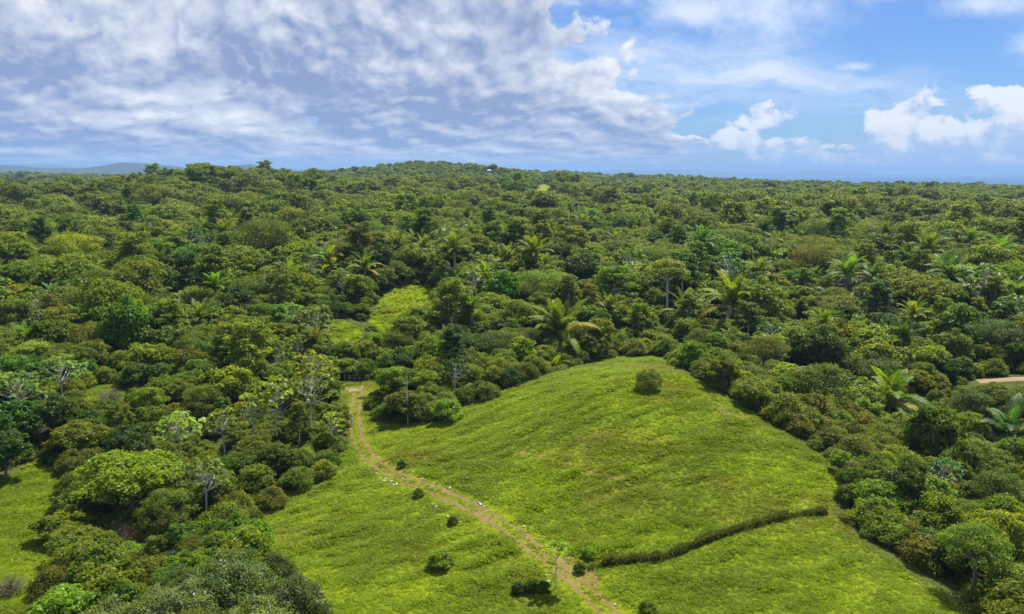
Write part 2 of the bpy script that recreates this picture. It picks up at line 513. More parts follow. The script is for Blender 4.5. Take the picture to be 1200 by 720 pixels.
def dirt_material(name, c0, c1, c2):
    m, g = new_mat(name)
    pos = g.n('ShaderNodeNewGeometry').outputs['Position']
    n = g.noise(pos, 0.5, 6, 0.6); n2 = g.noise(pos, 3.0, 6, 0.65)
    col = g.mix(g.step(n, 0.35, 0.65), RGB(*c0), RGB(*c1))
    col = g.mix(g.m('MULTIPLY', g.step(n2, 0.45, 0.7), 0.6), col, RGB(*c2))
    p = g.n('ShaderNodeBsdfPrincipled'); g.put(p.inputs['Base Color'], col); p.inputs['Roughness'].default_value = 0.95
    p.inputs['Specular IOR Level'].default_value = 0.1
    b = g.n('ShaderNodeBump'); b.inputs['Strength'].default_value = 0.8; b.inputs['Distance'].default_value = 0.08
    g.put(b.inputs['Height'], n2); g.t.links.new(b.outputs[0], p.inputs['Normal'])
    o = g.n('ShaderNodeOutputMaterial'); g.t.links.new(p.outputs[0], o.inputs[0])
    return m

def plain_material(name, c, rough=0.7, var=0.15, scale=6.0):
    m, g = new_mat(name)
    pos = g.n('ShaderNodeTexCoord').outputs['Object']
    n = g.noise(pos, scale, 5, 0.6)
    lo = tuple(x * (1 - var) for x in c); hi = tuple(min(1, x * (1 + var)) for x in c)
    p = g.n('ShaderNodeBsdfPrincipled'); g.put(p.inputs['Base Color'], g.mix(n, RGB(*lo), RGB(*hi)))
    p.inputs['Roughness'].default_value = rough
    o = g.n('ShaderNodeOutputMaterial'); g.t.links.new(p.outputs[0], o.inputs[0])
    return m

M_GROUND = make_ground_mat()
M_TUFT = make_tuft_mat()
M_LEAF = leaf_material('broad_leaves', (0.124, 0.168, 0.007), 0.44)
M_FINE = leaf_material('fine_leaves', (0.122, 0.158, 0.010), 0.43)
M_BIG = leaf_material('large_pale_leaves', (0.130, 0.182, 0.018), 0.45, 0.45)
M_GREY = leaf_material('grey_green_leaves', (0.122, 0.156, 0.026), 0.34, 0.40)
M_PALM = leaf_material('palm_leaflets', (0.110, 0.155, 0.012), 0.40, 0.5)
M_DRY = leaf_material('dry_twigs', (0.23, 0.18, 0.125), 0.05, 0.8)
M_BARK = bark_material('brown_bark', (0.10, 0.075, 0.05), (0.20, 0.16, 0.115))
M_PALE = bark_material('pale_bark', (0.42, 0.39, 0.33), (0.62, 0.59, 0.52))
M_PTRUNK = bark_material('palm_bark', (0.14, 0.12, 0.09), (0.28, 0.25, 0.20))
M_DIRT = dirt_material('path_dirt', (0.150, 0.105, 0.038), (0.215, 0.145, 0.060), (0.14, 0.125, 0.032))
M_ROAD = dirt_material('road_dirt', (0.26, 0.185, 0.105), (0.31, 0.225, 0.13), (0.22, 0.16, 0.08))
M_RED = dirt_material('red_soil', (0.17, 0.105, 0.045), (0.20, 0.125, 0.050), (0.14, 0.13, 0.035))

# ------------------------------------------------------------------ ground sheet
def make_ground():
    nr, na = 560, 460
    rr = np.geomspace(14.0, 17000.0, nr)
    aa = np.radians(np.linspace(-80, 80, na))
    R, A = np.meshgrid(rr, aa, indexing='ij')
    X = R * np.sin(A); Y = R * np.cos(A)
    Z = height(X, Y)
    sw = np.zeros_like(X)
    for poly in GRASSY:
        near = (X > poly[:, 0].min() - 8) & (X < poly[:, 0].max() + 8) & (Y > poly[:, 1].min() - 8) & (Y < poly[:, 1].max() + 8)
        s = np.zeros_like(X)
        s[near] = smooth(sdist(poly, X[near], Y[near]), -1.5, 1.5)
        sw = np.maximum(sw, s)
    V = np.stack([X, Y, Z], -1).reshape(-1, 3)
    i, j = np.meshgrid(np.arange(nr - 1), np.arange(na - 1), indexing='ij')
    q = i * na + j
    F = np.stack([q, q + 1, q + na + 1, q + na], -1).reshape(-1, 4)[:, ::-1]
    me = mesh_np('ground', V, F, M_GROUND, None, True, {'sward': sw.ravel()})
    tag(obj('ground', me), kind='structure')
make_ground()

# sea
def make_sea():
    m, g = new_mat('sea_water')
    p = g.n('ShaderNodeBsdfPrincipled')
    p.inputs['Base Color'].default_value = RGB(0.012, 0.065, 0.17); p.inputs['Roughness'].default_value = 0.35
    p.inputs['IOR'].default_value = 1.33; p.inputs['Specular IOR Level'].default_value = 0.12
    pos = g.n('ShaderNodeNewGeometry').outputs['Position']
    b = g.n('ShaderNodeBump'); b.inputs['Strength'].default_value = 0.35; b.inputs['Distance'].default_value = 1.5
    g.put(b.inputs['Height'], g.noise(pos, 0.02, 5, 0.6)); g.t.links.new(b.outputs[0], p.inputs['Normal'])
    o = g.n('ShaderNodeOutputMaterial'); g.t.links.new(p.outputs[0], o.inputs[0])
    V = [(-25000, 3200, -52), (60000, 3200, -52), (60000, 38000, -52), (-25000, 38000, -52)]
    tag(obj('sea', mesh_np('sea', V, [(0, 1, 2, 3)], m)), kind='structure')
make_sea()

# far ranges
M_HILL = dirt_material('far_hill_forest', (0.030, 0.045, 0.018), (0.045, 0.060, 0.022), (0.035, 0.05, 0.02))
def ridge(name, dist, pts, depth, seed):
    """far range: pts are (px, py) of the crest; a real hill with two slopes"""
    r = np.random.default_rng(seed)
    xs = np.linspace(pts[0][0], pts[-1][0], 90)
    ys = np.interp(xs, [p[0] for p in pts], [p[1] for p in pts])
    ys = ys + np.interp(xs, xs[::6], r.normal(size=len(xs[::6])) * 0.6)
    nx, ny = len(xs), 13
    V = []
    for k in range(ny):
        v = (k / (ny - 1)) * 2 - 1
        prof = math.cos(v * math.pi / 2) ** 1.3 if abs(v) < 1 else 0
        for i in range(nx):
            Y = dist + v * depth
            X = (xs[i] - 600) / FPX * dist * (1 + 0.1 * v)
            top = CAM_Z + (203 - ys[i]) / FPX * dist
            V.append((X, Y, -60 + (top + 60) * prof * (1 + 0.10 * r.normal() * (1 - prof))))
    F = [(k * nx + i, k * nx + i + 1, (k + 1) * nx + i + 1, (k + 1) * nx + i) for k in range(ny - 1) for i in range(nx - 1)]
    tag(obj(name, mesh_np(name, V, F, M_HILL, None, True)), kind='structure')
ridge('far_hills', 9500, [(-420, 203), (-200, 195), (-60, 193), (40, 194), (90, 197), (110, 197), (150, 191), (190, 193), (230, 198), (262, 201), (285, 194), (300, 193), (318, 199), (360, 204)], 1500, 3)
ridge('far_mountains', 22000, [(-400, 196), (-150, 193), (60, 193), (140, 198), (300, 199), (420, 197), (560, 199), (640, 203), (700, 206)], 2500, 4)
ridge('far_coast', 30000, [(560, 205), (640, 201), (730, 199), (800, 200), (860, 202), (900, 203), (930, 201), (960, 200.5), (985, 203), (1020, 204.5), (1060, 203.5), (1110, 205)], 2200, 5)

# ------------------------------------------------------------------ dirt: path, roads, scars
def ribbon(name, line, half, mat, seed, profile, step=0.6, across=13, kind='structure'):
    """strip of soil draped on the ground; its edges dip under the sward raggedly"""
    r = np.random.default_rng(seed)
    line = np.asarray(line, float)
    seg = np.hypot(*np.diff(line, axis=0).T); s = np.concatenate([[0], np.cumsum(seg)])
    # smooth the line
    n = max(8, int(s[-1] / step)); t = np.linspace(0, s[-1], n)
    px = np.interp(t, s, line[:, 0]); py = np.interp(t, s, line[:, 1])
    k = max(1, min(n // 6, int(5 / step)))
    ker = np.ones(2 * k + 1) / (2 * k + 1)
    px = np.convolve(np.pad(px, k, 'edge'), ker, 'valid'); py = np.convolve(np.pad(py, k, 'edge'), ker, 'valid')
    tx, ty = np.gradient(px), np.gradient(py); L = np.hypot(tx, ty) + 1e-9; nx_, ny_ = -ty / L, tx / L
    us = np.linspace(-1, 1, across)
    wob = [np.interp(t, np.linspace(0, s[-1], max(4, int(s[-1] / 2.0))), r.normal(size=max(4, int(s[-1] / 2.0)))) for _ in range(across)]
    V = []
    for i in range(n):
        taper = min(1.0, (i + 1) / 6, (n - i) / 6)
        for j, u in enumerate(us):
            X = px[i] + nx_[i] * u * half; Y = py[i] + ny_[i] * u * half
            cov = profile(u) * taper + 0.40 * wob[j][i]
            V.append((X, Y, float(height(X, Y)) + np.clip(cov, -1, 1) * 0.045))
    F = [(i * across + j, i * across + j + 1, (i + 1) * across + j + 1, (i + 1) * across + j) for i in range(n - 1) for j in range(across - 1)]
    return tag(obj(name, mesh_np(name, V, F, mat, None, True)), kind=kind), np.stack([px, py], 1)

def two_track(u):
    return 0.52 * math.exp(-((u - 0.45) / 0.15) ** 2) + 0.66 * math.exp(-((u + 0.42) / 0.17) ** 2) - 0.20 - 1.1 * max(0, abs(u) - 0.72) / 0.28
_, PATH_S = ribbon('dirt_path', PATH, 1.85, M_DIRT, 21, two_track, 0.5, 19)
full = lambda u: 0.9 - 1.7 * max(0, abs(u) - 0.75) / 0.25
ribbon('dirt_road', [hit(a, b)[:2] for a, b in [(380, 459), (404, 457.5), (426, 455.5), (452, 451), (470, 447)]], 2.0, M_ROAD, 22, full)
ribbon('dirt_road', [hit(a, b)[:2] for a, b in [(1140, 448), (1170, 446), (1215, 444), (1270, 446)]], 1.5, M_ROAD, 23, full)
thinp = lambda u: 0.75 - 1.3 * abs(u)
SCARS = []
SCARS += [ribbon('bare_soil', [hit(a, b)[:2] for a, b in [(598, 526), (622, 534), (648, 540), (664, 546), (684, 552), (702, 562), (722, 561), (740, 560)]], 0.7, M_RED, 24, thinp)[1]]
SCARS += [ribbon('bare_soil', [hit(a, b)[:2] for a, b in [(832, 477), (850, 484), (866, 490), (880, 497)]], 0.9, M_RED, 25, thinp)[1]]
SCARS += [ribbon('bare_soil', [hit(a, b)[:2] for a, b in [(652, 640), (668, 655), (690, 672), (705, 690)]], 0.8, M_RED, 26, thinp)[1]]
SCARS += [ribbon('bare_soil', [hit(a, b)[:2] for a, b in [(604, 694), (618, 697), (626, 705)]], 0.9, M_RED, 27, thinp)[1]]
ribbon('bare_bank', [hit(a, b)[:2] for a, b in [(112, 474), (122, 466), (132, 455), (128, 448)]], 1.6, M_RED, 28, thinp)

# ------------------------------------------------------------------ plant builders
def ball_points(n, r, up=0.25):
    v = unit(r.normal(size=(n, 3)))
    return unit(v + np.array([0, 0, up]))

def lobed_crown(acc, lobes, nleaf, leaf, r, aspect=0.6, up=0.55, rnd=0.70, cc=None, yellow=0.08, inner=0.12, spread=0.22):
    """leaf faces over a set of lobes (centre, radii); leaves deep inside other lobes are dropped"""
    Cn = np.array([l[0] for l in lobes]); Rn = np.array([l[1] for l in lobes])
    wts = (Rn[:, 0] * Rn[:, 1]); wts = wts / wts.sum()
    idx = r.choice(len(lobes), nleaf, p=wts)
    D = ball_points(nleaf, r, 0.35)
    if cc is not None:
        D = unit(D + 0.45 * unit(Cn[idx] - cc))
    rad = np.clip(0.96 + r.normal(size=nleaf) * 0.22, 0.45, 1.5)
    inn = r.uniform(size=nleaf) < inner
    rad[inn] *= r.uniform(0.4, 0.9, inn.sum())
    P = Cn[idx] + D * Rn[idx] * rad[:, None]
    keep = np.ones(nleaf, bool)
    for k in range(len(lobes)):
        q = np.linalg.norm((P - Cn[k]) / Rn[k], axis=1)
        keep &= ~((q < 0.62) & (idx != k))
    keep |= inn
    P, D, idx = P[keep], D[keep], idx[keep]
    N = unit(D + np.array([0, 0, up]) + rnd * r.normal(size=P.shape))
    lobec = leaf_col(len(lobes), r, 0.14, 0.0)
    C = leaf_col(len(P), r, spread, yellow) * lobec[idx]
    cards(acc, P, N, leaf, r, aspect, C=C)

def dome_lobes(R, flat, zc, n, r, lob=(0.26, 0.42), low=-0.35, shell=0.70, vert=0.62):
    """lobes over a dome: a few big limbs, each carrying a bunch of smaller clumps"""
    out = []
    g = (math.sqrt(5) - 1) / 2
    ex, ey = r.uniform(0.86, 1.14), r.uniform(0.86, 1.14)
    limbs = []
    for i in range(9):
        zz = -0.15 + 1.05 * (i + 0.5) / 9; th = 2 * math.pi * g * i + r.uniform(-0.5, 0.5)
        s = math.sqrt(max(0, 1 - zz * zz))
        limbs.append(np.array([s * math.cos(th), s * math.sin(th), zz]) * r.uniform(0.55, 0.92))
    for i in range(n):
        if i < n * 0.45:
            zz = low + (1 - low) * (i + 0.5) / (n * 0.45)
            th = 2 * math.pi * g * i + r.uniform(-0.4, 0.4)
            s = math.sqrt(max(0, 1 - zz * zz))
            d = np.array([s * math.cos(th), s * math.sin(th), zz]) * shell * r.uniform(0.72, 1.05)
            rr = R * r.uniform(*lob) * 0.85
        else:
            b = limbs[r.integers(0, 9)]
            d = b + r.normal(size=3) * 0.20
            d = d / max(1.0, np.linalg.norm(d) / 0.98)
            rr = R * r.uniform(*lob) * 0.62
        out.append((np.array([R * ex * d[0], R * ey * d[1], zc + R * flat * d[2]]), np.array([rr, rr, rr * vert])))
    return out

def finish(name, crown, cmat, trunk, tmat, R, H, cname='crown', tname='trunk', smooth_trunk=True):
    parts = [(cname, crown.mesh(name + '_' + cname, cmat))]
    if trunk is not None and trunk.n:
        parts.append((tname, trunk.mesh(name + '_' + tname, tmat, smooth_trunk)))
    return dict(name=name, parts=parts, R=R, H=H, raw=(crown.get(), trunk.get(), cmat, tmat))

def p_dense(name, seed, R=4.6, H=9.0, flat=0.8, nl=34, nleaf=6500, leaf=0.40, mat=None, aspect=0.6, yellow=0.08, low=-0.35, bark=None, tr=0.2, lob=(0.24, 0.40)):
    r = np.random.default_rng(seed); c = Acc(); t = Acc()
    zc = H - R * flat
    lobes = dome_lobes(R, flat, zc, nl, r, lob, low)
    lobed_crown(c, lobes, nleaf, leaf, r, aspect, cc=np.array([0, 0, zc - R * 0.3]), yellow=yellow)
    fork = np.array([r.normal() * 0.3, r.normal() * 0.3, max(1.2, zc - R * flat * 0.75)])
    limb(t, (0, 0, -0.6), fork, tr * 1.3, tr, r, 0.04, 6, 7)
    for k in range(0, len(lobes), 3):
        limb(t, fork, lobes[k][0] * np.array([0.9, 0.9, 1]) , tr * 0.6, 0.03, r, 0.1)
    return finish(name, c, mat or M_LEAF, t, bark or M_BARK, R, H)

def p_umbrella(name, seed, R=6.0, H=10.0, nleaf=7000, leaf=0.34, mat=None, bark=None, thick=0.26, nl=40, layers=1, tr=0.28, fork_h=0.5):
    """wide flat-topped crown on spreading limbs"""
    r = np.random.default_rng(seed); c = Acc(); t = Acc()
    lobes = []
    for k in range(nl):
        rr = R * math.sqrt((k + 0.5) / nl) * r.uniform(0.82, 1.05); th = k * 2.39996 + r.uniform(-0.3, 0.3)
        q = rr / R
        lz = H - R * thick * (0.55 + 1.6 * q * q) + r.normal() * 0.22 - (r.integers(0, layers) * R * 0.28 if layers > 1 else 0)
        s = R * r.uniform(0.17, 0.27)
        lobes.append((np.array([rr * math.cos(th) * 0.84, rr * math.sin(th) * 0.84, lz]), np.array([s, s, s * 0.55])))
    lobed_crown(c, lobes, nleaf, leaf, r, 0.55, up=0.9, yellow=0.05)
    fork = np.array([r.normal() * 0.4, r.normal() * 0.4, H * fork_h])
    limb(t, (0, 0, -0.6), fork, tr * 1.25, tr, r, 0.03, 6, 7)
    for k in range(0, nl, 2):
        limb(t, fork, lobes[k][0] - np.array([0, 0, 0.15]), tr * 0.5, 0.03, r, 0.08)
    return finish(name, c, mat or M_FINE, t, bark or M_BARK, R, H)

def p_candelabra(name, seed, R=3.6, H=10.0, tips=26, leaf=0.75, per=11, mat=None):
    """pale trunk, few open limbs, big leaves in star-shaped bunches at the tips"""
    r = np.random.default_rng(seed); c = Acc(); t = Acc()
    fork = np.array([r.normal() * 0.15, r.normal() * 0.15, H * 0.48])
    limb(t, (0, 0, -0.6), fork, 0.16, 0.12, r, 0.02, 6, 7)
    top = limb(t, fork, (r.normal() * 0.3, r.normal() * 0.3, H * 0.93), 0.12, 0.04, r, 0.04, 6, 6)
    for k in range(tips):
        q = (k + 0.5) / tips; th = k * 2.39996 + r.uniform(-0.4, 0.4)
        zz = H * (0.60 + 0.40 * q) + r.normal() * 0.25
        rr = R * math.sqrt(max(0.05, 1 - q ** 1.6)) * r.uniform(0.65, 1.08)
        tip = np.array([rr * math.cos(th), rr * math.sin(th), zz])
        st = top[min(len(top) - 1, int(q * 3.2))]
        limb(t, st, tip, 0.065, 0.025, r, 0.07)
        a = r.uniform(0, 2 * math.pi, per)
        hr = np.stack([np.cos(a), np.sin(a), r.uniform(-0.25, 0.45, per)], 1)
        P = tip + unit(hr) * leaf * 0.55 + r.normal(size=(per, 3)) * 0.10
        N = unit(np.array([0, 0, 1.0]) + 0.45 * hr * np.array([1, 1, 0]) + 0.3 * r.normal(size=(per, 3)))
        cards(c, P, N, leaf, r, 0.72, 0.18, T=hr, C=leaf_col(per, r, 0.18, 0.08))
    return finish(name, c, mat or M_BIG, t, M_PALE, R, H)

def p_feather(name, seed, R=3.8, H=11.0, tiers=7, leaf=0.42, nleaf=5200):
    """tall loose tree: spreading boughs in tiers with gaps between them on a pale trunk"""
    r = np.random.default_rng(seed); c = Acc(); t = Acc()
    top = limb(t, (0, 0, -0.6), (r.normal() * 0.5, r.normal() * 0.5, H * 0.94), 0.2, 0.04, r, 0.03, 9, 7)
    lobes = []
    for k in range(tiers):
        q = (k + 0.3) / tiers
        zt = H * (0.42 + 0.54 * q)
        base = np.array([np.interp(zt, top[:, 2], top[:, i]) for i in range(3)])
        nb = int(r.integers(3, 6))
        for b in range(nb):
            th = b * 2 * math.pi / nb + k * 1.3 + r.uniform(-0.5, 0.5)
            L = R * (1.05 - 0.62 * q ** 1.5) * r.uniform(0.6, 1.1)
            tip = base + np.array([math.cos(th) * L, math.sin(th) * L, L * r.uniform(0.05, 0.45)])
            limb(t, base, tip, 0.07, 0.02, r, 0.08)
            for m_ in (0.55, 0.95):
                s_ = R * r.uniform(0.16, 0.27)
                lobes.append((base + (tip - base) * m_, np.array([s_, s_, s_ * 0.45])))
    lobed_crown(c, lobes, nleaf, leaf, r, 0.55, up=0.9, yellow=0.1)
    return finish(name, c, M_LEAF, t, M_PALE, R, H)

def p_scrub(name, seed, R=2.9, H=3.6, nleaf=4600, leaf=0.27, mat=None, nl=44, yellow=0.08, aspect=0.6, twigs=0, tw_mat=None, flat=None):
    """dense rounded shrub clothed to the ground"""
    r = np.random.default_rng(seed); c = Acc(); t = Acc()
    lobes = []
    for k in range(nl):
        rr = R * math.sqrt((k + 0.5) / nl) * r.uniform(0.75, 1.0); th = k * 2.39996 + r.uniform(-0.4, 0.4)
        q = rr / R
        s = R * r.uniform(0.15, 0.30)
        lz = (H - s) * (1 - 0.72 * q ** 2.2) * r.uniform(0.66, 1.08)
        lobes.append((np.array([rr * math.cos(th) * 0.86, rr * math.sin(th) * 0.86, max(lz, s * 0.5)]), np.array([s, s, s * 0.75])))
    lobed_crown(c, lobes, nleaf, leaf, r, aspect, up=0.5, yellow=yellow, cc=np.array([0, 0, H * 0.2]))
    for k in range(0, nl, 3):
        limb(t, (r.normal() * 0.25, r.normal() * 0.25, -0.4), lobes[k][0], 0.07, 0.02, r, 0.1, 4, 5)
    for k in range(twigs):
        l = lobes[r.integers(0, nl)]
        b = l[0] + np.array([r.normal() * 0.2, r.normal() * 0.2, 0])
        e = b + np.array([r.normal() * 0.5, r.normal() * 0.5, l[1][2] * 1.0 + r.uniform(0.25, 0.7)])
        limb(t, b, e, 0.035, 0.012, r, 0.1, 4, 4)
    return finish(name, c, mat or M_FINE, t, tw_mat or M_BARK, R, H, 'foliage', 'stems')

def p_dry(name, seed, R=2.0, H=2.6, n=150, mat=None, trunk=False):
    """leafless grey brush: a fan of bare branching twigs"""
    r = np.random.default_rng(seed); c = Acc(); t = Acc()
    for k in range(n):
        th = r.uniform(0, 2 * math.pi); q = math.sqrt(r.uniform())
        tip = np.array([R * q * math.cos(th), R * q * math.sin(th), H * (1 - 0.5 * q * q) * r.uniform(0.6, 1.05)])
        base = tip * np.array([0.25, 0.25, 0.12 if not trunk else 0.5]) + r.normal(size=3) * 0.1
        pts = limb(c, base, tip, 0.04, 0.014, r, 0.08, 4, 3)
        for s in range(2):
            m = pts[2 + (s % 2)]
            e = m + unit((tip - base) + r.normal(size=3) * 1.2) * r.uniform(0.4, 0.9)
            limb(c, m, e, 0.02, 0.008, r, 0.08, 3, 3)
    for k in range(7):
        th = r.uniform(0, 2 * math.pi)
        limb(t, (0, 0, -0.4), (0.4 * R * math.cos(th), 0.4 * R * math.sin(th), H * 0.55), 0.09, 0.03, r, 0.08, 4, 5)
    return finish(name, c, M_DRY, t, mat or M_BARK, R, H, 'twigs', 'stems')

# ---- palms
def frond_acc(acc, L, e0, bend, r, nleaf=34, width=0.85, w=0.075, origin=(0, 0, 0), az=0.0, roll=0.0, C=(1, 1, 1)):
    """one feather leaf: arching midrib with two rows of drooping leaflets"""
    s = np.linspace(0, 1, 15)
    ang = e0 - bend * s ** 1.35
    ds = L / 14
    h = np.concatenate([[0], np.cumsum(np.cos(ang[:-1]) * ds)]); v = np.concatenate([[0], np.cumsum(np.sin(ang[:-1]) * ds)])
    ca, sa = math.cos(az), math.sin(az)
    o = np.asarray(origin, float)
    pts = o + np.stack([h * ca, h * sa, v], 1)
    tube(acc, pts, np.linspace(0.065, 0.012, 15), 4, np.array([1.25, 1.15, 0.9]) * np.asarray(C))
    side = np.array([-sa, ca, 0.0])
    for sg in (-1, 1):
        t = np.linspace(0.14, 0.99, nleaf)
        P0 = np.stack([np.interp(t, s, pts[:, k]) for k in range(3)], 1)
        d = unit(np.gradient(P0, axis=0))
        up = unit(np.cross(d, side)) * 1.0
        up = np.where(up[:, 2:3] < 0, -up, up)
        ll = width * np.sin(np.clip(t * 0.95 + 0.12, 0, 1) * math.pi) ** 0.6 * r.uniform(0.85, 1.1, nleaf)
        dirv = unit(sg * side * math.cos(roll) + 0.55 * d + up * (0.35 * r.uniform(0.4, 1.2, (nleaf, 1))))
        mid = P0 + dirv * ll[:, None] * 0.55
        tip = P0 + dirv * ll[:, None] - np.array([0, 0, 1]) * (ll * 0.38)[:, None]
        wv = d * w
        V = np.stack([P0 - wv * 0.5, P0 + wv * 0.5, mid + wv, mid - wv * 0.9, tip + wv * 0.12, tip - wv * 0.12], 1).reshape(-1, 3)
        b = np.arange(nleaf)[:, None] * 6
        F = np.concatenate([b + np.array([0, 1, 2, 3]), b + np.array([3, 2, 4, 5])])
        cc = np.repeat(leaf_col(nleaf, r, 0.15, 0.04), 6, 0) * np.asarray(C)
        acc.add(V, F, cc)

def palm_trunk(acc, H, lean, r, r0=0.27, r1=0.21, boots=True):
    t = np.linspace(0, 1, 12)
    pts = np.stack([lean[0] * t ** 1.6, lean[1] * t ** 1.6, -0.5 + (H + 0.5) * t], 1)
    rad = np.linspace(r0, r1, 12) * (1 + 0.06 * np.sin(np.arange(12) * 2.5))
    tube(acc, pts, rad, 9)
    if boots:   # old leaf bases under the crown
        for k in range(22):
            th = k * 2.4; q = 0.72 + 0.28 * k / 22
            p = np.array([np.interp(q, t, pts[:, i]) for i in range(3)])
            e = p + np.array([math.cos(th) * 0.42, math.sin(th) * 0.42, 0.45])
            limb(acc, p, e, 0.09, 0.03, r, 0.05, 3, 4)
    return pts[-1]

def frond_set(n, r, L):
    """(length, start angle, bend, azimuth) of the leaves of one crown, upright ones first"""
    out = []
    for k in range(n):
        q = (k + 0.5) / n
        e0 = math.radians(87 - 46 * q ** 1.1 + r.normal() * 4)
        bend = math.radians(36 + 62 * q + r.normal() * 9)
        out.append((L * (0.82 + 0.25 * math.sin(q * math.pi)) * r.uniform(0.92, 1.08), e0, bend, k * 2.39996 + r.uniform(-0.25, 0.25)))
    return out

def p_palm_simple(name, seed, H=6.5, L=4.6, n=18, nleaf=22, w=0.11):
    r = np.random.default_rng(seed); c = Acc(); t = Acc()
    top = palm_trunk(t, H, (r.normal() * 0.5, r.normal() * 0.5), r, boots=False)
    for (l, e, b, a) in frond_set(n, r, L):
        frond_acc(c, l, e, b, r, nleaf, 0.8, w, top, a)
    return finish(name, c, M_PALM, t, M_PTRUNK, L * 0.75, H + L * 0.6)

# ------------------------------------------------------------------ prototypes
PR = {}
def reg(p):
    PR[p['name']] = p
for k, sd in enumerate((101, 102, 103, 104)):
    reg(p_dense('round_%d' % k, sd, R=(4.6, 4.0, 5.2, 4.4)[k], H=(9, 8.5, 10, 7.5)[k], flat=(0.8, 0.95, 0.7, 0.75)[k], nl=(60, 50, 72, 52)[k], leaf=(0.50, 0.54, 0.46, 0.58)[k], nleaf=(7600, 6200, 9800, 5800)[k]))
for k, sd in enumerate((111, 112, 113)):
    reg(p_umbrella('umbrella_%d' % k, sd, R=(5.6, 6.6, 5.0)[k], H=(9.5, 11, 9)[k], thick=(0.24, 0.2, 0.3)[k], layers=(1, 2, 2)[k], nleaf=(7000, 8500, 6500)[k], nl=(38, 48, 40)[k]))
for k, sd in enumerate((121, 122, 123)):
    reg(p_candelabra('candelabra_%d' % k, sd, R=(3.4, 4.0, 3.0)[k], H=(9.5, 8.5, 8)[k], tips=(34, 44, 30)[k], per=(11, 12, 10)[k]))
for k, sd in enumerate((171, 172, 173)):
    reg(p_feather('feather_%d' % k, sd, R=(3.8, 4.4, 3.2)[k], H=(11, 10, 12)[k], tiers=(7, 6, 8)[k]))
for k, sd in enumerate((131, 132, 133, 134)):
    reg(p_scrub('scrub_%d' % k, sd, R=(2.9, 3.4, 2.5, 3.0)[k], H=(3.6, 4.2, 3.0, 4.8)[k], nleaf=(4800, 6200, 4000, 5400)[k], leaf=(0.26, 0.28, 0.25, 0.34)[k], mat=(M_FINE, M_FINE, M_FINE, M_LEAF)[k]))
for k, sd in enumerate((141, 142)):
    reg(p_scrub('greycanopy_%d' % k, sd, R=(5.0, 4.2)[k], H=(6.2, 5.4)[k], nleaf=(15000, 11000)[k], leaf=0.30, mat=M_GREY, nl=(60, 46)[k], yellow=0.05, aspect=0.5, twigs=(70, 50)[k], tw_mat=M_PALE))
for k, sd in enumerate((151, 152)):
    reg(p_dry('dry_%d' % k, sd, R=(2.0, 2.6)[k], H=(2.2, 3.4)[k], n=(170, 190)[k]))
for k, sd in enumerate((161, 162, 163)):
    reg(p_palm_simple('palm_%d' % k, sd, H=(6.0, 7.5, 4.0)[k], L=(4.8, 5.2, 4.4)[k], n=(18, 20, 16)[k]))
# coarser copies of the same kinds for the woods farther off
for k, sd in enumerate((201, 202, 203)):
    reg(p_dense('far_round_%d' % k, sd, R=(5.6, 5.0, 6.4)[k], H=(11, 12, 13)[k], flat=(0.75, 0.9, 0.65)[k], nl=(46, 40, 54)[k], leaf=0.85, nleaf=(2300, 2000, 2700)[k]))
for k, sd in enumerate((211, 212, 213)):
    reg(p_umbrella('far_umbrella_%d' % k, sd, R=(7.0, 8.5, 6.4)[k], H=(12, 14, 13)[k], thick=(0.26, 0.22, 0.34)[k], layers=(1, 2, 1)[k], leaf=0.8, nleaf=(2600, 3200, 2400)[k], nl=(34, 42, 34)[k]))
reg(p_dense('round_9', 109, R=5.0, H=11.0, flat=0.6, nl=54, leaf=0.46, nleaf=6500, low=0.0, bark=M_PALE, tr=0.24))
reg(p_umbrella('umbrella_9', 119, R=5.6, H=15.0, thick=0.34, nleaf=6500, nl=34, leaf=0.42, bark=M_PALE, tr=0.22, fork_h=0.62))
reg(p_palm_simple('far_palm_0', 221, H=8, L=5.2, n=15, nleaf=11, w=0.24))
reg(p_feather('far_feather_0', 224, R=5.2, H=14, tiers=6, leaf=0.85, nleaf=1800))
reg(p_dry('far_dry_0', 231, R=4.2, H=9, n=150, trunk=True))
reg(p_dense('low_round_0', 241, R=6.0, H=12, flat=0.75, nl=26, leaf=1.7, nleaf=700))
reg(p_umbrella('low_umbrella_0', 242, R=7.5, H=12, leaf=1.7, nleaf=700, nl=20, layers=2))

# colour classes: (word for the label, multiplier on the leaf colour)
TINTS = {
    'bright green': (1.05, 1.12, 0.75), 'yellow-green': (1.34, 1.28, 0.50), 'dark green': (0.46, 0.60, 0.85),
    'olive green': (1.02, 0.93, 0.9), 'mid green': (0.82, 0.94, 0.85), 'pale green': (1.20, 1.30, 1.9),
    'bluish green': (0.66, 0.95, 1.7), 'brownish green': (1.05, 0.90, 1.0), 'grey-green': (0.98, 1.0, 1.1),
}
KINDWORD = {'round': ('broadleaf_tree', 'round-crowned tree', 'tree'), 'umbrella': ('spreading_tree', 'flat-topped spreading tree', 'tree'),
            'candelabra': ('open_crowned_tree', 'open-crowned tree', 'tree'), 'scrub': ('shrub', 'dense rounded shrub', 'shrub'),
            'greycanopy': ('twiggy_tree', 'low twiggy tree', 'tree'), 'dry': ('dry_brush', 'leafless brush', 'shrub'),
            'palm': ('palm_tree', 'feather palm', 'palm'), 'feather': ('tiered_tree', 'tall loose tiered tree', 'tree')}

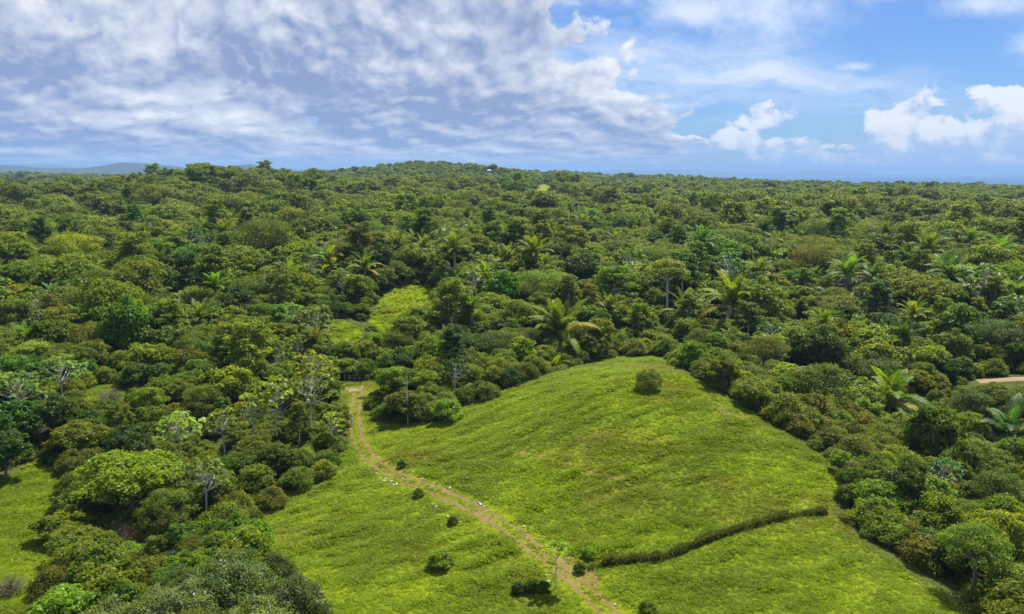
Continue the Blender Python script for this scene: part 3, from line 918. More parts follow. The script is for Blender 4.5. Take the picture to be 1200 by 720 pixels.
PLACED = []           # individuals: dict(kind, tint, obj, x, y, z, H, R, label)
def plant(proto, x, y, s=1.0, tint='mid green', rz=None, sz=None, label=None, group=None, name=None, z=None):
    p = PR[proto]
    kind = proto.rsplit('_', 1)[0]
    nm, word, cat = KINDWORD[kind]
    z = float(height(x, y)) if z is None else z
    e = bpy.data.objects.new(name or nm, None)
    e.empty_display_size = 0.5
    COL.objects.link(e)
    e.location = (x, y, z)
    e.rotation_euler = (0, 0, random.uniform(0, 6.28) if rz is None else rz)
    e.scale = (s, s, s * (sz or 1.0))
    col = TINTS[tint] if isinstance(tint, str) else tint[1]
    jit = [random.uniform(0.92, 1.08) for _ in range(3)]
    for pn, me in p['parts']:
        o = bpy.data.objects.new(pn, me)
        COL.objects.link(o)
        o.parent = e
        o.color = (col[0] * jit[0], col[1] * jit[1], col[2] * jit[2], 1)
    e['category'] = cat
    if group: e['group'] = group
    d = dict(kind=kind, word=word, tint=tint if isinstance(tint, str) else tint[0], o=e, x=x, y=y, z=z, H=p['H'] * s * (sz or 1), R=p['R'] * s, label=label, cat=cat)
    PLACED.append(d)
    return d

def top_at(px, py, h):
    """base of a thing of height h whose top is seen at (px, py)"""
    return hit(px, py, h)

OCC = []              # occupied discs (x, y, r)
def plant_px(proto, px, py, s=1.0, tint='mid green', label=None, name=None, sz=None, base=False, rz=None, occ=0.75):
    p = PR[proto]
    H = p['H'] * s * (sz or 1)
    q = hit(px, py, 0.0) if base else hit(px, py, H * 0.97)
    d = plant(proto, q[0], q[1], s, tint, rz, sz, label, None, name)
    OCC.append((q[0], q[1], d['R'] * occ))
    return d

# ------------------------------------------------------------------ large palms, each leaf a part of its own
FROND_MESH = {}
def frond_mesh(i):
    if i not in FROND_MESH:
        r = np.random.default_rng(300 + i); a = Acc()
        e0, bend, L = [(86, 38, 5.0), (77, 66, 5.6), (63, 92, 5.8), (46, 104, 5.6), (18, 92, 5.0)][i]
        frond_acc(a, L, math.radians(e0), math.radians(bend), r, 46, 0.95, 0.075)
        FROND_MESH[i] = a.mesh('palm_frond', M_PALM)
    return FROND_MESH[i]
PALM_TR = {}
def palm_tree(px, py, H, s, lean, label, n=19, tint=(1, 1, 1), trunk_mat=None, skip=0.0, base=False):
    k_ = 1.75 if py > 340 else 1.45 if px > 950 else 1.2
    H = H / (1.5 if py > 340 else 1.1); s = s * k_
    q = hit(px, py) if base else hit(px, py, (H + 1.2) * s)
    e = bpy.data.objects.new('palm_tree', None); COL.objects.link(e)
    e.location = q; e.scale = (s, s, s)
    r = np.random.default_rng(int(px * 7 + py))
    t = Acc(); top = palm_trunk(t, H, lean, r)
    tr = obj('trunk', t.mesh('palm_trunk', trunk_mat or M_PTRUNK, True), e)
    for k in range(n):
        qf = (k + 0.5) / n
        i = min(4, int(qf * 5))
        f = obj('frond', frond_mesh(i), e, top)
        f.rotation_euler = (r.uniform(-0.12, 0.12), r.uniform(-0.16, 0.16), k * 2.39996 + r.uniform(-0.3, 0.3))
        sc = r.uniform(0.88, 1.1); f.scale = (sc, sc, sc)
        v = r.uniform(0.85, 1.2)
        f.color = (tint[0] * v, tint[1] * v, tint[2] * v, 1)
        if r.uniform() < 0.22 and qf > 0.6:
            f.color = (2.2, 1.25, 1.0, 1)
    e['category'] = 'palm'; e['label'] = label; e['group'] = 'palms standing in the woods'
    PLACED.append(dict(kind='palm', word='feather palm', tint='mid green', o=e, x=q[0], y=q[1], z=q[2], H=(H + 3.5) * s, R=4.2 * s, label=label, cat='palm'))
    OCC.append((q[0], q[1], 2.0 * s))

palm_tree(655, 424, 4.6, 1.15, (0.2, 0.0), 'large feather palm on the meadow crest with a thick dark trunk', 22, (1.15, 1.1, 0.9), base=True)
palm_tree(648, 428, 0.5, 0.55, (0.0, 0.0), 'small young palm at the grass edge below the large crest palm', 10, (1.25, 1.1, 0.8))
palm_tree(848, 350, 5.0, 1.35, (1.1, 0.2), 'feather palm with a pale leaning trunk just behind the hilltop', 19, (1.15, 1.1, 0.8), M_PALE)
palm_tree(806, 362, 3.4, 1.0, (-0.5, 0.0), 'yellowish palm between the umbrella tree and the leaning palm', 15, (1.25, 1.12, 0.7))
palm_tree(888, 318, 6.8, 1.3, (0.2, 0.3), 'tall upright palm rising behind the leaning palm', 16, (1.1, 1.15, 1.0))
palm_tree(868, 338, 5.5, 1.1, (-0.3, 0.0), 'dark palm between the tall upright palm and the leaning palm', 14, (0.75, 0.85, 0.9))
palm_tree(1042, 462, 2.6, 1.05, (0.1, 0.0), 'bright young palm among the shrubs beside the fern-leaved spreading tree', 16, (1.0, 1.2, 1.1))
palm_tree(992, 318, 6.5, 1.25, (0.3, 0.2), 'tall palm with silvery upright leaves in the seaward woods', 16, (1.0, 1.2, 1.6))
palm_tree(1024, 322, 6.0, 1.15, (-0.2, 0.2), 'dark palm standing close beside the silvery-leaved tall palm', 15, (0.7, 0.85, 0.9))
palm_tree(1112, 318, 6.5, 1.3, (0.2, 0.2), 'broad palm with silvery leaves near the seaward edge', 17, (0.9, 1.1, 1.5))
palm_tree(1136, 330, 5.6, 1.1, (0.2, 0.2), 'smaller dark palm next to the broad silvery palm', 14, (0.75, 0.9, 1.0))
palm_tree(1185, 500, 2.0, 0.95, (0.0, 0.0), 'bluish palm low in the shrubs under the roadside trees', 13, (0.6, 0.85, 1.7))
palm_tree(340, 322, 6.0, 1.25, (0.2, 0.0), 'pale-leaved palm rising from the woods beyond the small glade', 16, (1.1, 1.3, 1.3))
palm_tree(388, 304, 6.5, 1.25, (-0.2, 0.0), 'farther bright palm behind the pale-leaved palm', 15, (1.3, 1.3, 1.0))
palm_tree(426, 312, 6.0, 1.1, (0.3, 0.0), 'slim palm standing beyond the grassy glade', 14, (1.1, 1.15, 1.0))
palm_tree(1192, 345, 5.5, 1.1, (0.3, 0.0), 'palm at the very seaward edge of the view', 15, (0.9, 1.05, 1.2))

# ------------------------------------------------------------------ plants that stand out in the photograph
P_ = plant_px
# between the side meadow and the main meadow
P_('round_2', 152, 538, 1.28, 'bright green', 'biggest bright green leafy tree beside the small side meadow', sz=0.72)
P_('round_0', 95, 498, 0.95, 'yellow-green', 'yellow-green tree behind the big bright tree at the side meadow', sz=0.7)
P_('round_3', 74, 602, 0.72, 'bright green', 'small dark-shadowed tree at the edge of the side meadow', sz=0.75)
P_('scrub_3', 112, 642, 1.25, 'mid green', 'green shrub mound below the small tree at the side meadow')
P_('scrub_1', 172, 656, 1.0, 'olive green', 'olive shrub between the dry brush and the grey-green canopy')
P_('greycanopy_0', 272, 652, 1.05, 'grey-green', 'grey-green twiggy tree spreading beside the main meadow')
P_('greycanopy_1', 342, 680, 0.95, 'grey-green', 'grey-green twiggy tree jutting out onto the main meadow')
P_('greycanopy_0', 205, 684, 0.95, 'pale green', 'grey-green twiggy tree with most white twigs, beside the olive shrub')
P_('greycanopy_1', 300, 706, 1.0, 'grey-green', 'grey-green twiggy tree at the lower edge between its neighbours')
P_('greycanopy_0', 130, 706, 0.9, 'grey-green', 'grey-green twiggy tree at the lower edge by the side meadow')
P_('scrub_1', 262, 592, 1.0, 'olive green', 'olive shrub with brownish tips above the grey-green canopy')
P_('scrub_2', 226, 612, 1.05, 'mid green', 'green shrub behind the grey-green canopy')
P_('dry_0', 143, 618, 1.0, 'mid green', 'grey leafless brush below the biggest bright tree')
P_('dry_0', 168, 640, 0.7, 'mid green', 'small brown brush beside the grey leafless brush')
P_('dry_0', 8, 678, 0.9, 'mid green', 'brown leafless brush at the lower end of the side meadow')
P_('dry_0', 206, 642, 0.8, 'mid green', 'dry brush at the top of the grey-green canopy')
P_('dry_1', 128, 456, 0.9, 'mid green', 'pale bare twigs on the earth bank')
P_('dry_0', 94, 470, 1.0, 'mid green', 'bare twigs under the dark trees beside the earth bank')
P_('dry_0', 222, 572, 0.6, 'mid green', 'bare twigs among shrubs behind the olive shrub')
# dark trees at the far end of the side meadow
P_('round_1', 18, 470, 1.05, 'bluish green', 'bluish green tree at the far end of the side meadow')
P_('round_0', 58, 466, 0.9, 'dark green', 'dark green tree shading the far corner of the side meadow')
P_('candelabra_1', 70, 420, 1.1, 'pale green', 'pale big-leaved tree above the dark trees of the side meadow')
P_('candelabra_1', 20, 440, 1.1, 'bluish green', 'bluish big-leaved tree beside the dark trees of the side meadow')
P_('round_1', 0, 505, 0.9, 'dark green', 'dark tree casting its shadow on the side meadow')
P_('round_3', 172, 404, 1.05, 'yellow-green', 'round yellow-green tree standing alone beyond the earth bank')
P_('round_0', 150, 500, 0.8, 'dark green', 'dark green tree beside the earth bank')
# open-crowned trees with white trunks along the path
P_('candelabra_0', 362, 436, 1.25, 'yellow-green', 'white-trunked tree with light green bunches closest to the path bend')
P_('candelabra_0', 322, 448, 1.2, 'yellow-green', 'white-trunked open tree beside the one at the path bend')
P_('candelabra_2', 295, 464, 1.15, 'yellow-green', 'thin white-trunked tree before the yellow-green spreading tree')
P_('candelabra_2', 388, 486, 0.75, 'yellow-green', 'small white-trunked tree right beside the path near the walker')
P_('candelabra_2', 260, 484, 1.0, 'bright green', 'thin forked white-trunked tree left of the other white trunks')
P_('candelabra_1', 208, 488, 1.0, 'pale green', 'low pale-leaved tree with curved white limbs in the side woods')
P_('candelabra_0', 366, 416, 1.2, 'yellow-green', 'light green tree with white limbs above the path bend')
P_('round_3', 270, 430, 1.15, 'yellow-green', 'broad yellow-green tree behind the white-trunked trees')
P_('umbrella_2', 235, 452, 0.8, 'bright green', 'layered bright tree beside the broad yellow-green tree')
P_('round_1', 405, 400, 0.85, 'mid green', 'tree over the fence at the far end of the path')
P_('scrub_3', 300, 545, 1.0, 'olive green', 'olive shrub at the foot of the white-trunked trees')
P_('scrub_0', 346, 548, 1.0, 'mid green', 'shrub at the meadow edge casting a dark shadow on the grass')
P_('scrub_0', 378, 540, 0.8, 'yellow-green', 'yellow-green shrub at the meadow edge beside the path')
P_('scrub_2', 264, 556, 1.0, 'yellow-green', 'bright shrub behind the meadow-edge shrubs')
P_('scrub_1', 318, 572, 0.7, 'brownish green', 'brownish shrub at the tip of the meadow edge')
P_('scrub_0', 380, 506, 0.8, 'bright green', 'shrub beside the path just below the walker')
# clump by the pole
P_('round_2', 462, 432, 0.85, 'bright green', 'bushy tree behind the utility pole', sz=0.8)
P_('round_3', 504, 436, 0.85, 'mid green', 'bushy tree right of the utility pole at the meadow top', sz=0.9)
P_('scrub_3', 524, 468, 0.9, 'pale green', 'light green shrub at the meadow edge beside the pole clump')
P_('round_0', 560, 415, 0.72, 'olive green', 'olive tree at the meadow top between the pole clump and the crest palm')
P_('round_1', 610, 400, 0.75, 'mid green', 'green tree at the meadow top just before the crest palm')
P_('scrub_1', 600, 432, 0.9, 'dark green', 'dark shrub on the grass edge before the crest palm')
P_('scrub_0', 572, 448, 0.9, 'bright green', 'bright shrub on the grass edge toward the pole clump')
P_('dry_1', 688, 398, 0.8, 'mid green', 'grey twiggy brush beside the large crest palm')
P_('scrub_3', 735, 384, 1.1, 'bright green', 'bright green shrub bank on top of the hill')
P_('scrub_3', 702, 392, 0.8, 'yellow-green', 'light shrub on the hilltop next to the grey brush')
P_('scrub_1', 780, 392, 0.8, 'bright green', 'shrub on the hilltop under the umbrella tree')
# tall umbrella tree
P_('umbrella_9', 782, 304, 1.22, ('pale green', (1.7, 1.75, 2.0)), 'tall umbrella tree with a straight white trunk behind the hilltop', name='umbrella_tree')
P_('round_9', 935, 318, 1.05, 'mid green', 'green tree with white forked trunk behind the hilltop shrubs', sz=1.05)
P_('dry_1', 1010, 366, 1.2, 'mid green', 'grey leafless crown in the woods behind the shrub slope')
P_('dry_1', 1162, 508, 0.8, 'mid green', 'grey leafless brush beside the bluish palm')
P_('round_2', 1078, 362, 1.05, 'dark green', 'largest dark green tree beyond the shrub slope')
P_('umbrella_2', 1140, 458, 0.9, 'dark green', 'fern-leaved spreading tree among the shrubs below the road')
P_('candelabra_1', 1108, 540, 0.72, 'bluish green', 'pale bluish big-leaved tree in the shrub slope')
P_('candelabra_1', 1040, 350, 0.7, 'pale green', 'vivid pale-leaved tree before the largest dark tree')
P_('round_1', 985, 528, 0.42, 'bright green', 'small tree on the meadow edge at the shrub slope')
# on the meadow
BUSH = P_('scrub_0', 762, 433, 0.92, ('grey-green', (1.15, 1.35, 2.4)), 'single grey-green round bush near the top of the open hill', sz=1.12)
P_('scrub_3', 516, 648, 0.55, 'yellow-green', 'small leafy bush alone on the lower meadow with a black shadow', sz=0.8)
P_('scrub_3', 530, 607, 0.24, 'dark green', 'dark low bush beside the path at the white stones')
P_('scrub_3', 471, 540, 0.26, 'dark green', 'dark low bush on the uphill verge of the upper path')
P_('scrub_3', 608, 684, 0.28, 'dark green', 'first of three dark bushes by the red soil patch')
P_('scrub_3', 622, 681, 0.30, 'dark green', 'middle of three dark bushes by the red soil patch')
P_('scrub_3', 637, 682, 0.27, 'dark green', 'dark bush closest to the slim white-trunked sapling')
P_('scrub_3', 680, 660, 0.26, 'dark green', 'dark bush at the lower end of the grass hedge')
P_('scrub_3', 690, 642, 0.32, 'yellow-green', 'yellow-green seedling bush above the end of the grass hedge')
P_('scrub_3', 490, 572, 0.28, 'olive green', 'soft olive tussock bush on the path verge')
P_('scrub_3', 760, 705, 0.35, 'bright green', 'bright low bush at the lower edge of the meadow')

# ------------------------------------------------------------------ slim sapling by the path
def make_sapling():
    q = hit(651, 692)
    r = np.random.default_rng(5)
    e = bpy.data.objects.new('sapling_tree', None); COL.objects.link(e); e.location = q
    t = Acc(); c = Acc()
    limb(t, (0, 0, -0.3), (0.05, 0, 3.55), 0.085, 0.06, r, 0.01, 6, 7)
    limb(t, (0.05, 0, 3.5), (0.75, 0.1, 4.5), 0.055, 0.035, r, 0.02, 5, 6)
    limb(t, (0.05, 0, 3.5), (-0.35, 0.1, 3.95), 0.04, 0.02, r, 0.03, 4, 5)
    tips = [(0.75, 0.1, 4.55)]
    for k in range(15):
        a = k * 2.4
        tip = np.array([0.10 + 1.55 * math.cos(a) * math.sqrt((k + 1) / 15), 1.5 * math.sin(a) * math.sqrt((k + 1) / 15), 4.9 + r.normal() * 0.22 - 0.25 * (k / 15)])
        limb(t, (0.75, 0.1, 4.5), tip, 0.025, 0.01, r, 0.05, 4, 4); tips.append(tip)
    tips.append((-0.35, 0.1, 4.0))
    for tp in tips:
        n = 18; a = r.uniform(0, 6.28, n); hr = np.stack([np.cos(a), np.sin(a), r.uniform(-0.2, 0.4, n)], 1)
        cards(c, np.asarray(tp) + unit(hr) * 0.26, unit(np.array([0, 0, 1.0]) + 0.4 * r.normal(size=(n, 3))), 0.5, r, 0.7, 0.2, T=hr, C=leaf_col(n, r, 0.2, 0.2) * np.array([1.7, 1.6, 0.7]))
    obj('crown', c.mesh('sapling_crown', M_BIG), e); obj('trunk', t.mesh('sapling_trunk', M_PALE, True), e)
    tag(e, 'slim sapling with a white trunk beside the lower dirt path', 'tree')
    OCC.append((q[0], q[1], 1.5))
make_sapling()

# ------------------------------------------------------------------ the rest of the woods: candidates
def vnoise(x, y, seed=0):
    x = np.asarray(x, float); y = np.asarray(y, float)
    xi = np.floor(x).astype(np.int64); yi = np.floor(y).astype(np.int64)
    fx = x - xi; fy = y - yi; fx = fx * fx * (3 - 2 * fx); fy = fy * fy * (3 - 2 * fy)
    def h(a, b):
        v = (a * 374761393 + b * 668265263 + seed * 1442695041) & 0xFFFFFFFF
        v = ((v ^ (v >> 13)) * 1274126177) & 0xFFFFFFFF
        return ((v ^ (v >> 16)) & 0xFFFF) / 65535.0
    return (h(xi, yi) * (1 - fx) + h(xi + 1, yi) * fx) * (1 - fy) + (h(xi, yi + 1) * (1 - fx) + h(xi + 1, yi + 1) * fx) * fy

TW = ['mid green', 'olive green', 'bright green', 'dark green', 'yellow-green', 'brownish green', 'pale green', 'bluish green']
TP = np.array([0.29, 0.21, 0.15, 0.15, 0.06, 0.06, 0.05, 0.03]); TP = TP / TP.sum()
def pick_tint(x, y, r):
    k = vnoise(x / 45.0, y / 45.0, 3)
    p = TP.copy()
    p[0] *= 0.6 + 0.8 * k; p[3] *= 1.6 - 1.2 * k; p[4] *= 0.3 + 1.6 * k; p[2] *= 0.5 + k
    return TW[r.choice(len(TW), p=p / p.sum())]

CAND = []             # (proto, tint, x, y, scale, rot)
def scatter_near():
    r = np.random.default_rng(77)
    cell = {}
    def free(x, y, rad):
        ci, cj = int(x // 8), int(y // 8)
        for a in range(ci - 2, ci + 3):
            for b in range(cj - 2, cj + 3):
                for (u, v, w) in cell.get((a, b), ()):
                    if (u - x) ** 2 + (v - y) ** 2 < (w + rad) ** 2:
                        return False
        return True
    def put(x, y, rad):
        cell.setdefault((int(x // 8), int(y // 8)), []).append((x, y, rad))
    for (x, y, w) in OCC:
        put(x, y, w)
    N = 42000
    rr = np.sqrt(r.uniform(48 ** 2, 430 ** 2, N)); aa = r.uniform(-0.80, 0.80, N)
    X = rr * np.sin(aa); Y = rr * np.cos(aa)
    D = np.full(N, -1e9)
    for poly in CLEAR:
        D = np.maximum(D, sdist(poly, X, Y))
    DM = sdist(MAIN, X, Y)
    pd = edge_dist(PATH_S, X, Y, False)
    for i in range(N):
        x, y, d, dm = X[i], Y[i], D[i], DM[i]
        if d > -0.6 or pd[i] < 2.5:
            continue
        dist = rr[i]
        u = r.uniform()
        rightside = x > 20 and dm > -58 and dist < 190 and x > (y - 105) * 0.12
        if rightside:
            kind = 'scrub' if u < 0.86 else ('round' if u < 0.95 else 'umbrella')
        elif d > -7 and dist < 230:
            kind = 'scrub' if u < 0.75 else 'round'
        else:
            kind = 'round' if u < 0.34 else 'feather' if u < 0.47 else 'umbrella' if u < 0.66 else 'scrub' if u < 0.78 else 'candelabra' if u < 0.85 else 'palm' if u < (0.85 if dist < 170 else 0.895) else 'dry' if u > 0.985 else 'round'
        pro = kind + '_%d' % r.integers(0, {'round': 4, 'scrub': 4, 'umbrella': 3, 'candelabra': 3, 'palm': 3, 'dry': 2, 'feather': 3}[kind])
        grow = 0.92 + 0.40 * float(smooth(dist, 110, 330))
        s = r.choice((r.uniform(0.62, 0.95), r.uniform(0.85, 1.2), r.uniform(1.15, 1.5)), p=(0.35, 0.45, 0.20)) * grow
        if kind == 'scrub':
            s = r.uniform(0.75, 1.2) * (1.0 if rightside else 0.95)
        if kind in ('round', 'umbrella', 'feather') and d > -14:
            s *= 0.72
        if dist < 100 and kind in ('round', 'umbrella', 'candelabra', 'feather'):
            s *= 0.8
        R = PR[pro]['R'] * s
        if d > -R * (0.62 if dist < 230 else 0.8):
            continue
        # keep the view of the glade, the fields and the two bits of road open
        ov = {'palm': 0.3, 'scrub': 0.42}.get(kind, 0.50)
        if not free(x, y, R * ov):
            continue
        put(x, y, R * ov)
        t = pick_tint(x, y, r)
        if rightside and kind == 'scrub':
            t = ['olive green', 'mid green', 'bright green', 'brownish green', 'yellow-green'][r.choice(5, p=[0.38, 0.28, 0.2, 0.05, 0.09])]
        CAND.append((pro, t, x, y, s, r.uniform(0, 6.28), kind))
scatter_near()

# lines of sight that the photograph keeps open: (px, py, height of the thing that must stay visible)
OPEN = [(415, 455, 440), (428, 455, 440), (440, 455, 452), (465, 362, 340), (478, 350, 338), (450, 380, 340), (494, 346, 336), (402, 388, 376), (396, 396, 378), (412, 396, 380),
        (640, 223, 217), (655, 221, 217), (20, 217, 213), (28, 217, 213), (1180, 447, 444), (1160, 447, 444), (1195, 445, 443), (122, 464, 455), (132, 460, 452),
        (410, 497, 488), (410, 500, 488), (411, 492, 488), (478, 492, 440), (783, 385, 330), (363, 505, 480), (363, 520, 480), (323, 500, 480), (297, 505, 480), (400, 530, 510), (400, 540, 510), (260, 515, 490), (783, 360, 340), (783, 372, 340), (362, 470, 440), (322, 480, 440), (295, 490, 440), (655, 400, 380), (655, 412, 380), (838, 378, 360), (205, 515, 490), (210, 505, 490), (935, 372, 350), (143, 626, 620), (128, 462, 455)]
OPENW = []
for (px, py, _t) in OPEN:
    w = hit(px, py); OPENW.append((px, py, w[1]))
def blocks(pro, x, y, s):
    p = PR[pro]; H = p['H'] * s; R = p['R'] * s; z = float(height(x, y))
    u, vt, dep = project(x, y, z + H); _, vb, _ = project(x, y, z)
    ru = R * FPX / dep
    for (px, py, Y) in OPENW:
        if y < Y - 1.5 and abs(u - px) < ru * 0.95 and vt - 1 < py < vb:
            return True
    return False
CAND = [c for c in CAND if not blocks(c[0], c[2], c[3], c[4])]

# which of them show, and how much: a coarse depth picture of crowns and ground
def visibility():
    GW, GH = 300, 180
    px = (np.arange(GW) + 0.5) * 4; py = (np.arange(GH) + 0.5) * 4
    PX, PY = np.meshgrid(px, py)
    dirs = FWD + ((PX - 600) / FPX)[..., None] * np.array([1.0, 0, 0]) + ((360 - PY) / FPX)[..., None] * UPV
    depth = np.full((GH, GW), 1e9)
    t = np.full((GH, GW), 30.0); live = np.ones((GH, GW), bool)
    for _ in range(420):
        x = dirs[..., 0] * t; y = dirs[..., 1] * t; z = CAM_Z + dirs[..., 2] * t
        hitm = live & (z <= height(x, y))
        depth[hitm] = t[hitm]; live &= ~hitm
        t = t + 0.8 + t * 0.006
        if t[0, 0] > 1500: break
    owner = np.full((GH, GW), -1)
    items = [(d['x'], d['y'], d['z'], d['H'], d['R']) for d in PLACED] + [(c[2], c[3], float(height(c[2], c[3])), PR[c[0]]['H'] * c[4], PR[c[0]]['R'] * c[4]) for c in CAND]
    for k, (x, y, z, H, R) in enumerate(items):
        u, vt, dep = project(x, y, z + H); _, vb, _ = project(x, y, z)
        if dep < 20: continue
        vb = vt + (vb - vt) * 0.8
        rx = R * FPX / dep; cyc = (vt + vb) / 2; ry = max((vb - vt) / 2, 2)
        x0, x1 = int(max(0, (u - rx) // 4)), int(min(GW - 1, (u + rx) // 4)); y0, y1 = int(max(0, vt // 4)), int(min(GH - 1, vb // 4))
        if x1 < x0 or y1 < y0: continue
        sx = PX[y0:y1 + 1, x0:x1 + 1]; sy = PY[y0:y1 + 1, x0:x1 + 1]
        m = (((sx - u) / rx) ** 2 + ((sy - cyc) / ry) ** 2 < 1) & (dep < depth[y0:y1 + 1, x0:x1 + 1])
        depth[y0:y1 + 1, x0:x1 + 1][m] = dep
        owner[y0:y1 + 1, x0:x1 + 1][m] = k
    return np.bincount(owner[owner >= 0], minlength=len(items))
VIS = visibility()
np_ = len(PLACED)
score = VIS[np_:]
order = np.argsort(-score)
taken = {'tree': 0, 'shrub': 0, 'palm': 0}
LIMIT = {'tree': 290, 'shrub': 230, 'palm': 45}
chosen = set()
for k in order:
    if score[k] < 3: break
    cat = KINDWORD[CAND[k][6]][2]
    if taken[cat] >= LIMIT[cat]: continue
    taken[cat] += 1; chosen.add(int(k))
for k in sorted(chosen):
    pro, t, x, y, s, rz, kind = CAND[k]
    plant(pro, x, y, s, t, rz, random.uniform(0.82, 1.22))
REST = [CAND[k] for k in range(len(CAND)) if k not in chosen]
print('woods: candidates', len(CAND), 'individuals', taken, 'rest', len(REST))

# ------------------------------------------------------------------ the woods as one mass: what nobody could count
WOOD = bpy.data.collections.new('wood_kinds')
WOOD_IDX = {}; WOOD_MESH = {}
def merged_mesh(pro):
    if pro not in WOOD_MESH:
        (cv, cf, cc), (tv, tf, tc), cm, tm = PR[pro]['raw']
        V = np.concatenate([cv, tv]); F = np.concatenate([cf, tf + len(cv)]); C = np.concatenate([cc, tc])
        me = mesh_np('wood_' + pro, V, F, cm, C)
        me.materials.append(tm)
        me.polygons.foreach_set('material_index', np.concatenate([np.zeros(len(cf), np.int32), np.ones(len(tf), np.int32)]))
        WOOD_MESH[pro] = me
    return WOOD_MESH[pro]
def wood_index(pro, tint):
    k = (pro, tint)
    if k not in WOOD_IDX:
        i = len(WOOD_IDX)
        o = bpy.data.objects.new('wood_%04d' % i, merged_mesh(pro))
        c = TINTS[tint]; o.color = (c[0], c[1], c[2], 1)
        WOOD.objects.link(o)
        WOOD_IDX[k] = i
    return WOOD_IDX[k]

def instancer_group(name, coll):
    ng = bpy.data.node_groups.new(name, 'GeometryNodeTree')
    ng.interface.new_socket('Geometry', in_out='INPUT', socket_type='NodeSocketGeometry')
    ng.interface.new_socket('Geometry', in_out='OUTPUT', socket_type='NodeSocketGeometry')
    n = ng.nodes; L = ng.links
    gi = n.new('NodeGroupInput'); go = n.new('NodeGroupOutput')
    ci = n.new('GeometryNodeCollectionInfo'); ci.inputs['Collection'].default_value = coll
    ci.inputs['Separate Children'].default_value = True; ci.inputs['Reset Children'].default_value = True
    ip = n.new('GeometryNodeInstanceOnPoints'); ip.inputs['Pick Instance'].default_value = True
    def na(nm, ty):
        a = n.new('GeometryNodeInputNamedAttribute'); a.data_type = ty; a.inputs['Name'].default_value = nm
        return a.outputs['Attribute']
    L.new(gi.outputs[0], ip.inputs['Points']); L.new(ci.outputs[0], ip.inputs['Instance'])
    L.new(na('pick', 'INT'), ip.inputs['Instance Index'])
    L.new(na('size', 'FLOAT_VECTOR'), ip.inputs['Scale'])
    er = n.new('FunctionNodeEulerToRotation'); L.new(na('spin', 'FLOAT_VECTOR'), er.inputs[0]); L.new(er.outputs[0], ip.inputs['Rotation'])
    L.new(ip.outputs[0], go.inputs[0])
    return ng

def point_cloud(name, P, pick, size, spin, coll):
    me = bpy.data.meshes.new(name)
    P = np.asarray(P, np.float32)
    me.vertices.add(len(P)); me.vertices.foreach_set('co', P.ravel())
    a = me.attributes.new('pick', 'INT', 'POINT'); a.data.foreach_set('value', np.asarray(pick, np.int32))
    a = me.attributes.new('size', 'FLOAT_VECTOR', 'POINT'); a.data.foreach_set('vector', np.asarray(size, np.float32).ravel())
    a = me.attributes.new('spin', 'FLOAT_VECTOR', 'POINT'); a.data.foreach_set('vector', np.asarray(spin, np.float32).ravel())
    me.update()
    o = obj(name, me)
    md = o.modifiers.new('scatter', 'NODES'); md.node_group = instancer_group(name + '_scatter', coll)
    return o

